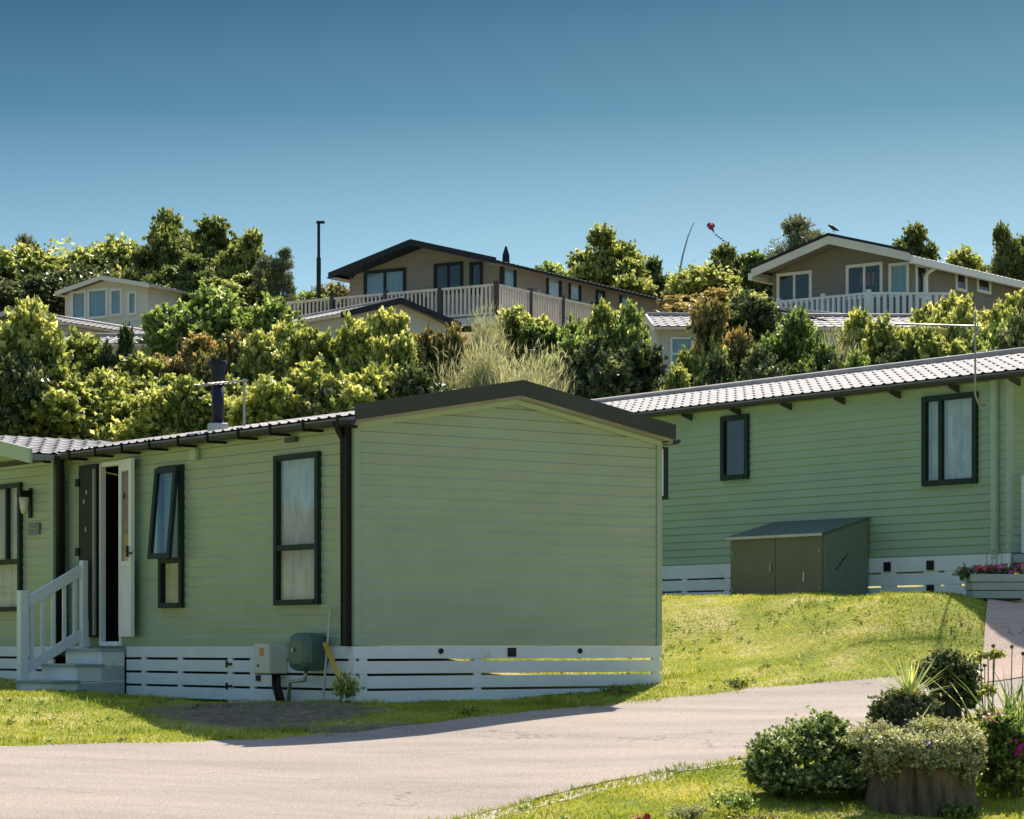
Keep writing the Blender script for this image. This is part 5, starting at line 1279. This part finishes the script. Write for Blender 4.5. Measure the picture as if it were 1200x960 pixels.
leaf_obj('foliage', [(0,-.02,.02,.40,.38,.09), (-.28,-.15,.0,.20,.2,.12), (.05,-.30,-.01,.24,.12,.10), (.28,-.12,.03,.18,.22,.12), (-.36,.02,.04,.2,.18,.14), (.1,.1,.1,.25,.22,.10), (-.18,-.36,-.06,.12,.07,.12), (.12,-.38,-.10,.10,.05,.14), (.38,-.14,-.12,.08,.12,.2), (-.40,-.1,-.12,.08,.1,.2), (-.02,-.40,-.13,.14,.05,.12), (.26,-.32,-.18,.09,.06,.2), (-.30,-.30,-.15,.10,.06,.18)], 150, 12, .028, 'varieg', 73, tpn, up=.2, spread=.16)
flowers('blossom', tpn, [(-.02,-.40,.02), (.0,-.41,.035)], .022, M['violet'], seed=9)
me = feathery('grass_tuft', [(.05,.0,.10,.07,.07,.10)], 120, .16, LEAF['yucca'], 5, .008); o = bpy.data.objects.new('grass_tuft', me); COL.objects.link(o); o.parent = tpn
# tall ivy clad stump with yucca
c = at(1062, 870, 20.35); g = gz(c.x, c.y); zt_ = (757-822)/F*20.35
stump('ivy_stump', 'taller dark stump clad in ivy carrying the spiky yucca', (c.x, c.y, g), .15, zt_-g, 8, flare=1.05)
iv = thing('ivy', 'ivy wrapped round the taller stump under the spiky yucca', 'ivy', (c.x, c.y, zt_))
leaf_obj('foliage', [(-.10,-.02,-.02,.20,.2,.12), (.10,0,-.04,.18,.2,.12), (-.22,-.02,-.16,.09,.12,.16), (-.27,-.02,-.33,.05,.06,.12), (.02,.05,-.12,.2,.16,.2), (-.05,-.12,-.12,.14,.08,.12), (.08,-.12,-.16,.12,.08,.12), (-.08,-.13,-.30,.07,.05,.09)], 75, 11, .034, 'ivy', 75, iv, up=.1, spread=.14)
yu = thing('yucca', 'spiky yellow green yucca rosette on top of the ivy stump', 'yucca', (c.x+.03, c.y-.02, zt_+.02))
rs2 = np.random.RandomState(4); V = []; T = []
for k in range(46):
    a = rs2.uniform(0, 6.28); el = rs2.uniform(.25, 1.45); ln = rs2.uniform(.32, .46); d = np.array([math.cos(a)*math.cos(el), math.sin(a)*math.cos(el), math.sin(el)])
    s = np.array([-math.sin(a), math.cos(a), 0]); w = .016; p0 = d*.02; segs = 4; tv = rs2.rand()
    pr_ = None
    for i in range(segs+1):
        q = i/segs; wd = w*(1-q**2.2)*(.6+.8*q if q < .5 else 1) ; p = p0 + d*ln*q + np.array([0,0,-.05*q*q])
        cur = (p - s*wd, p + s*wd)
        if pr_ is not None: V.append([pr_[0], pr_[1], cur[1], cur[0]]); T.append(tv)
        pr_ = cur
me = quads_mesh('blades', np.array(V), np.array(T), LEAF['yucca']); o = bpy.data.objects.new('blades', me); COL.objects.link(o); o.parent = yu
MB().tube([(0,0,-.12),(0,0,.03)], [.04,.03], 8).build('stem', M['bark'], yu)
# dark ivy shrub behind
c = at(1108, 862, 20.9); g = gz(c.x, c.y); zt2 = (757-762)/F*20.9
iv2 = thing('ivy_shrub', 'tall dark domed ivy shrub right of the spiky yucca', 'shrub', (c.x, c.y, g)); hh = zt2 - g
leaf_obj('crown', [(0,0,hh*.55,.19,.2,hh*.45), (-.10,0,hh*.80,.17,.18,.13), (.12,-.02,hh*.80,.16,.18,.14), (.18,-.04,hh*.62,.11,.14,.14), (.0,0,hh*.9,.17,.16,.10)], 120, 13, .038, 'ivy', 77, iv2, up=.15, inner=.8, spread=.12)
mb = MB(); mb.tube([(0,0,-.1),(.01,0,hh*.5),(0,0,hh*.8)], [.13,.12,.07], 10)
for a_ in (-.12, -.06, .08, .15): mb.tube([(a_*.5,0,0),(a_,-.1,hh*.4),(a_*.9,-.08,hh*.7)], [.014,.012,.008], 6, False)
mb.build('trunk', M['bark'], iv2)
# mixed border on the right edge
def blades(name, parent, n, spread, hlo, hhi, leaf, seed, w=.014, lean=.35):
    rs_ = np.random.RandomState(seed); V = []; T = []
    for k in range(n):
        bx0, by0 = rs_.normal(size=2)*spread; a = rs_.uniform(0, 6.28); s = np.array([math.cos(a), math.sin(a), 0]); h = rs_.uniform(hlo, hhi); dr_ = np.array([rs_.normal()*lean, rs_.normal()*lean, 0])*h; tv = rs_.rand(); pr_ = None
        for i in range(6):
            q = i/5; wd = w*(1-q**1.8); p = np.array([bx0, by0, 0]) + np.array([0,0,h])*q*(1-.15*q) + dr_*q*q; cur = (p - s*wd, p + s*wd)
            if pr_ is not None: V.append([pr_[0], pr_[1], cur[1], cur[0]]); T.append(tv)
            pr_ = cur
    me = quads_mesh(name, np.array(V), np.array(T), LEAF[leaf]); o = bpy.data.objects.new(name, me); COL.objects.link(o); o.parent = parent; return o
c = at(1184, 905, 20.4); g = gz(c.x, c.y)
ir = thing('iris_clump', 'clump of tall sword shaped green leaves at the right edge', 'plant', (c.x, c.y, g)); blades('blades', ir, 90, .11, .55, 1.15, 'mid', 5, .017, .26); blades('blades', ir, 9, .06, .6, 1.0, 'russet', 6, .012, .25)
c = at(1172, 915, 20.0); g = gz(c.x, c.y)
bd1 = thing('border_plants', 'leafy border plants with pink flowers at the right edge', 'flowers', (c.x, c.y, g))
leaf_obj('foliage', [(0,0,.20,.24,.2,.22), (.12,0,.36,.18,.18,.2), (-.10,0,.32,.14,.15,.2), (.0,0,.5,.16,.12,.10)], 90, 11, .05, 'mid', 79, bd1, up=.6)
flowers('pink_blossom', bd1, [(rnd.uniform(-.14,.12), rnd.uniform(-.12,.1), rnd.uniform(.56,.64)) for _ in range(26)], .020, M['pink'], seed=11)
c2 = at(1190, 878, 19.9)
mg = thing('magenta_flowers', 'magenta daisy like flowers near the right edge', 'flowers', (c2.x, c2.y, gz(c2.x, c2.y))); zz = c2.z - mg.location.z
flowers('blossom', mg, [(.0,0,zz), (.04,-.02,zz+.015), (-.04,0,zz-.02), (.02,0,zz-.03), (-.05,-.03,zz+.06), (.0,-.03,zz+.065), (.05,-.03,zz+.075)], .030, M['magenta'], 9, 12)
flowers('violet_blossom', mg, [(-.05,-.01,zz-.01)], .022, M['violet'], 7, 13)
mb = MB()
for q in (-.04, 0, .04): mb.tube([(q*.4,0,0),(q,0,zz)], .004, 5)
mb.build('stems', M['stalk'], mg); leaf_obj('foliage', [(0,.02,zz*.4,.14,.12,zz*.4)], 50, 10, .05, 'lime', 80, mg, up=.5)
lmz = thing('lime_plant', 'yellow green umbel plant right of the ivy shrub', 'plant', tuple(at(1158, 900, 20.6).xy) + (gz(*at(1158, 900, 20.6).xy),)); hz3 = (757-800)/F*20.6 - lmz.location.z
leaf_obj('foliage', [(0,0,hz3*.9,.09,.09,.07), (-.03,0,hz3*.6,.10,.1,.1), (.05,0,hz3*.35,.12,.1,.1), (-.06,0,hz3*1.28,.08,.08,.04), (.05,0,hz3*1.30,.08,.08,.04)], 26, 9, .035, 'lime', 81, lmz, up=.2)
mb = MB()
for q in (-.06, 0, .05): mb.tube([(0,0,0),(q*.6,0,hz3*.6),(q,0,hz3*1.25)], .005, 5)
mb.build('stems', M['stalk'], lmz)
for k, (px, py, lab) in enumerate(((1164,757,'leftmost tall allium seed head standing against the path'), (1186,758,'allium seed head on a straight stalk just right of the leftmost one'), (1154,780,'shorter allium seed head near the ivy shrub'), (1199,766,'allium seed head at the very right edge'))):
    c = at(px, py, 20.7); g = gz(c.x, c.y); al = thing('allium', lab, 'flower', (c.x, c.y, g), 0, 'allium seed heads in the border'); h = c.z - g
    MB().tube([(rnd.uniform(-.03,.03),0,0),(.0,0,h)], .004, 6).build('stalk', M['stalk'], al)
    mb = MB(); rs3 = random.Random(k)
    for i in range(46):
        d = Vector((rs3.gauss(0,1), rs3.gauss(0,1), rs3.gauss(0,1))).normalized(); mb.bar((0,0,h), (d.x*.018, d.y*.018, h+d.z*.018), .004, .004)
    mb.build('seed_head', M['mauve'], al)
# front edge bits
c = at(752, 958, 18.9); g = gz(c.x, c.y)
ro = thing('red_rose', 'small red rose at the bottom edge of the near grass', 'flower', (c.x, c.y, g-.02))
hz4 = max(c.z - g, .05) + .02
flowers('blossom', ro, [(-.04,0,hz4), (.0,0,hz4+.012), (.04,0,hz4+.006), (-.02,-.02,hz4-.02), (.03,-.02,hz4-.018)], .034, M['red'], 7, 21); leaf_obj('foliage', [(0,.03,hz4*.4,.09,.07,hz4*.5)], 26, 8, .03, 'mid', 82, ro)
for k, (px, py, Y, w, h, lf, sz, lab) in enumerate((
    (800, 962, 19.1, .34, .13, 'varieg', .022, 'low straggly grey green plant at the bottom edge right of the rose'),
    (852, 962, 19.3, .42, .20, 'mid', .024, 'low green spreading plant at the bottom edge left of the glossy shrub'),
    (888, 965, 18.9, .34, .10, 'russet', .020, 'mauve brown heather patch at the foot of the glossy shrub'),
    (868, 972, 18.6, .40, .12, 'lime', .016, 'pale fine leaved cushion plant in the bottom corner of the grass'),
    (1010, 900, 20.6, .40, .42, 'glossy', .030, 'bright green sprawling plant between the glossy shrub and the stump'),
    (1120, 958, 19.3, .35, .14, 'mid', .028, 'low weeds at the right foot of the stump planter'))):
    c = at(px, py, Y); g = gz(c.x, c.y)
    me = foliage('leaves', [(0,0,h*.45,w/2,w/2,h*.55), (w*.25,0,h*.4,w*.3,w*.3,h*.5)], 60, 9, sz, LEAF[lf], 90+k, up=.5, spread=.15)
    me.name = 'ground_plant'; o = bpy.data.objects.new('ground_plant', me); COL.objects.link(o); o.location = (c.x, c.y, g); tag(o, lab, 'plant')
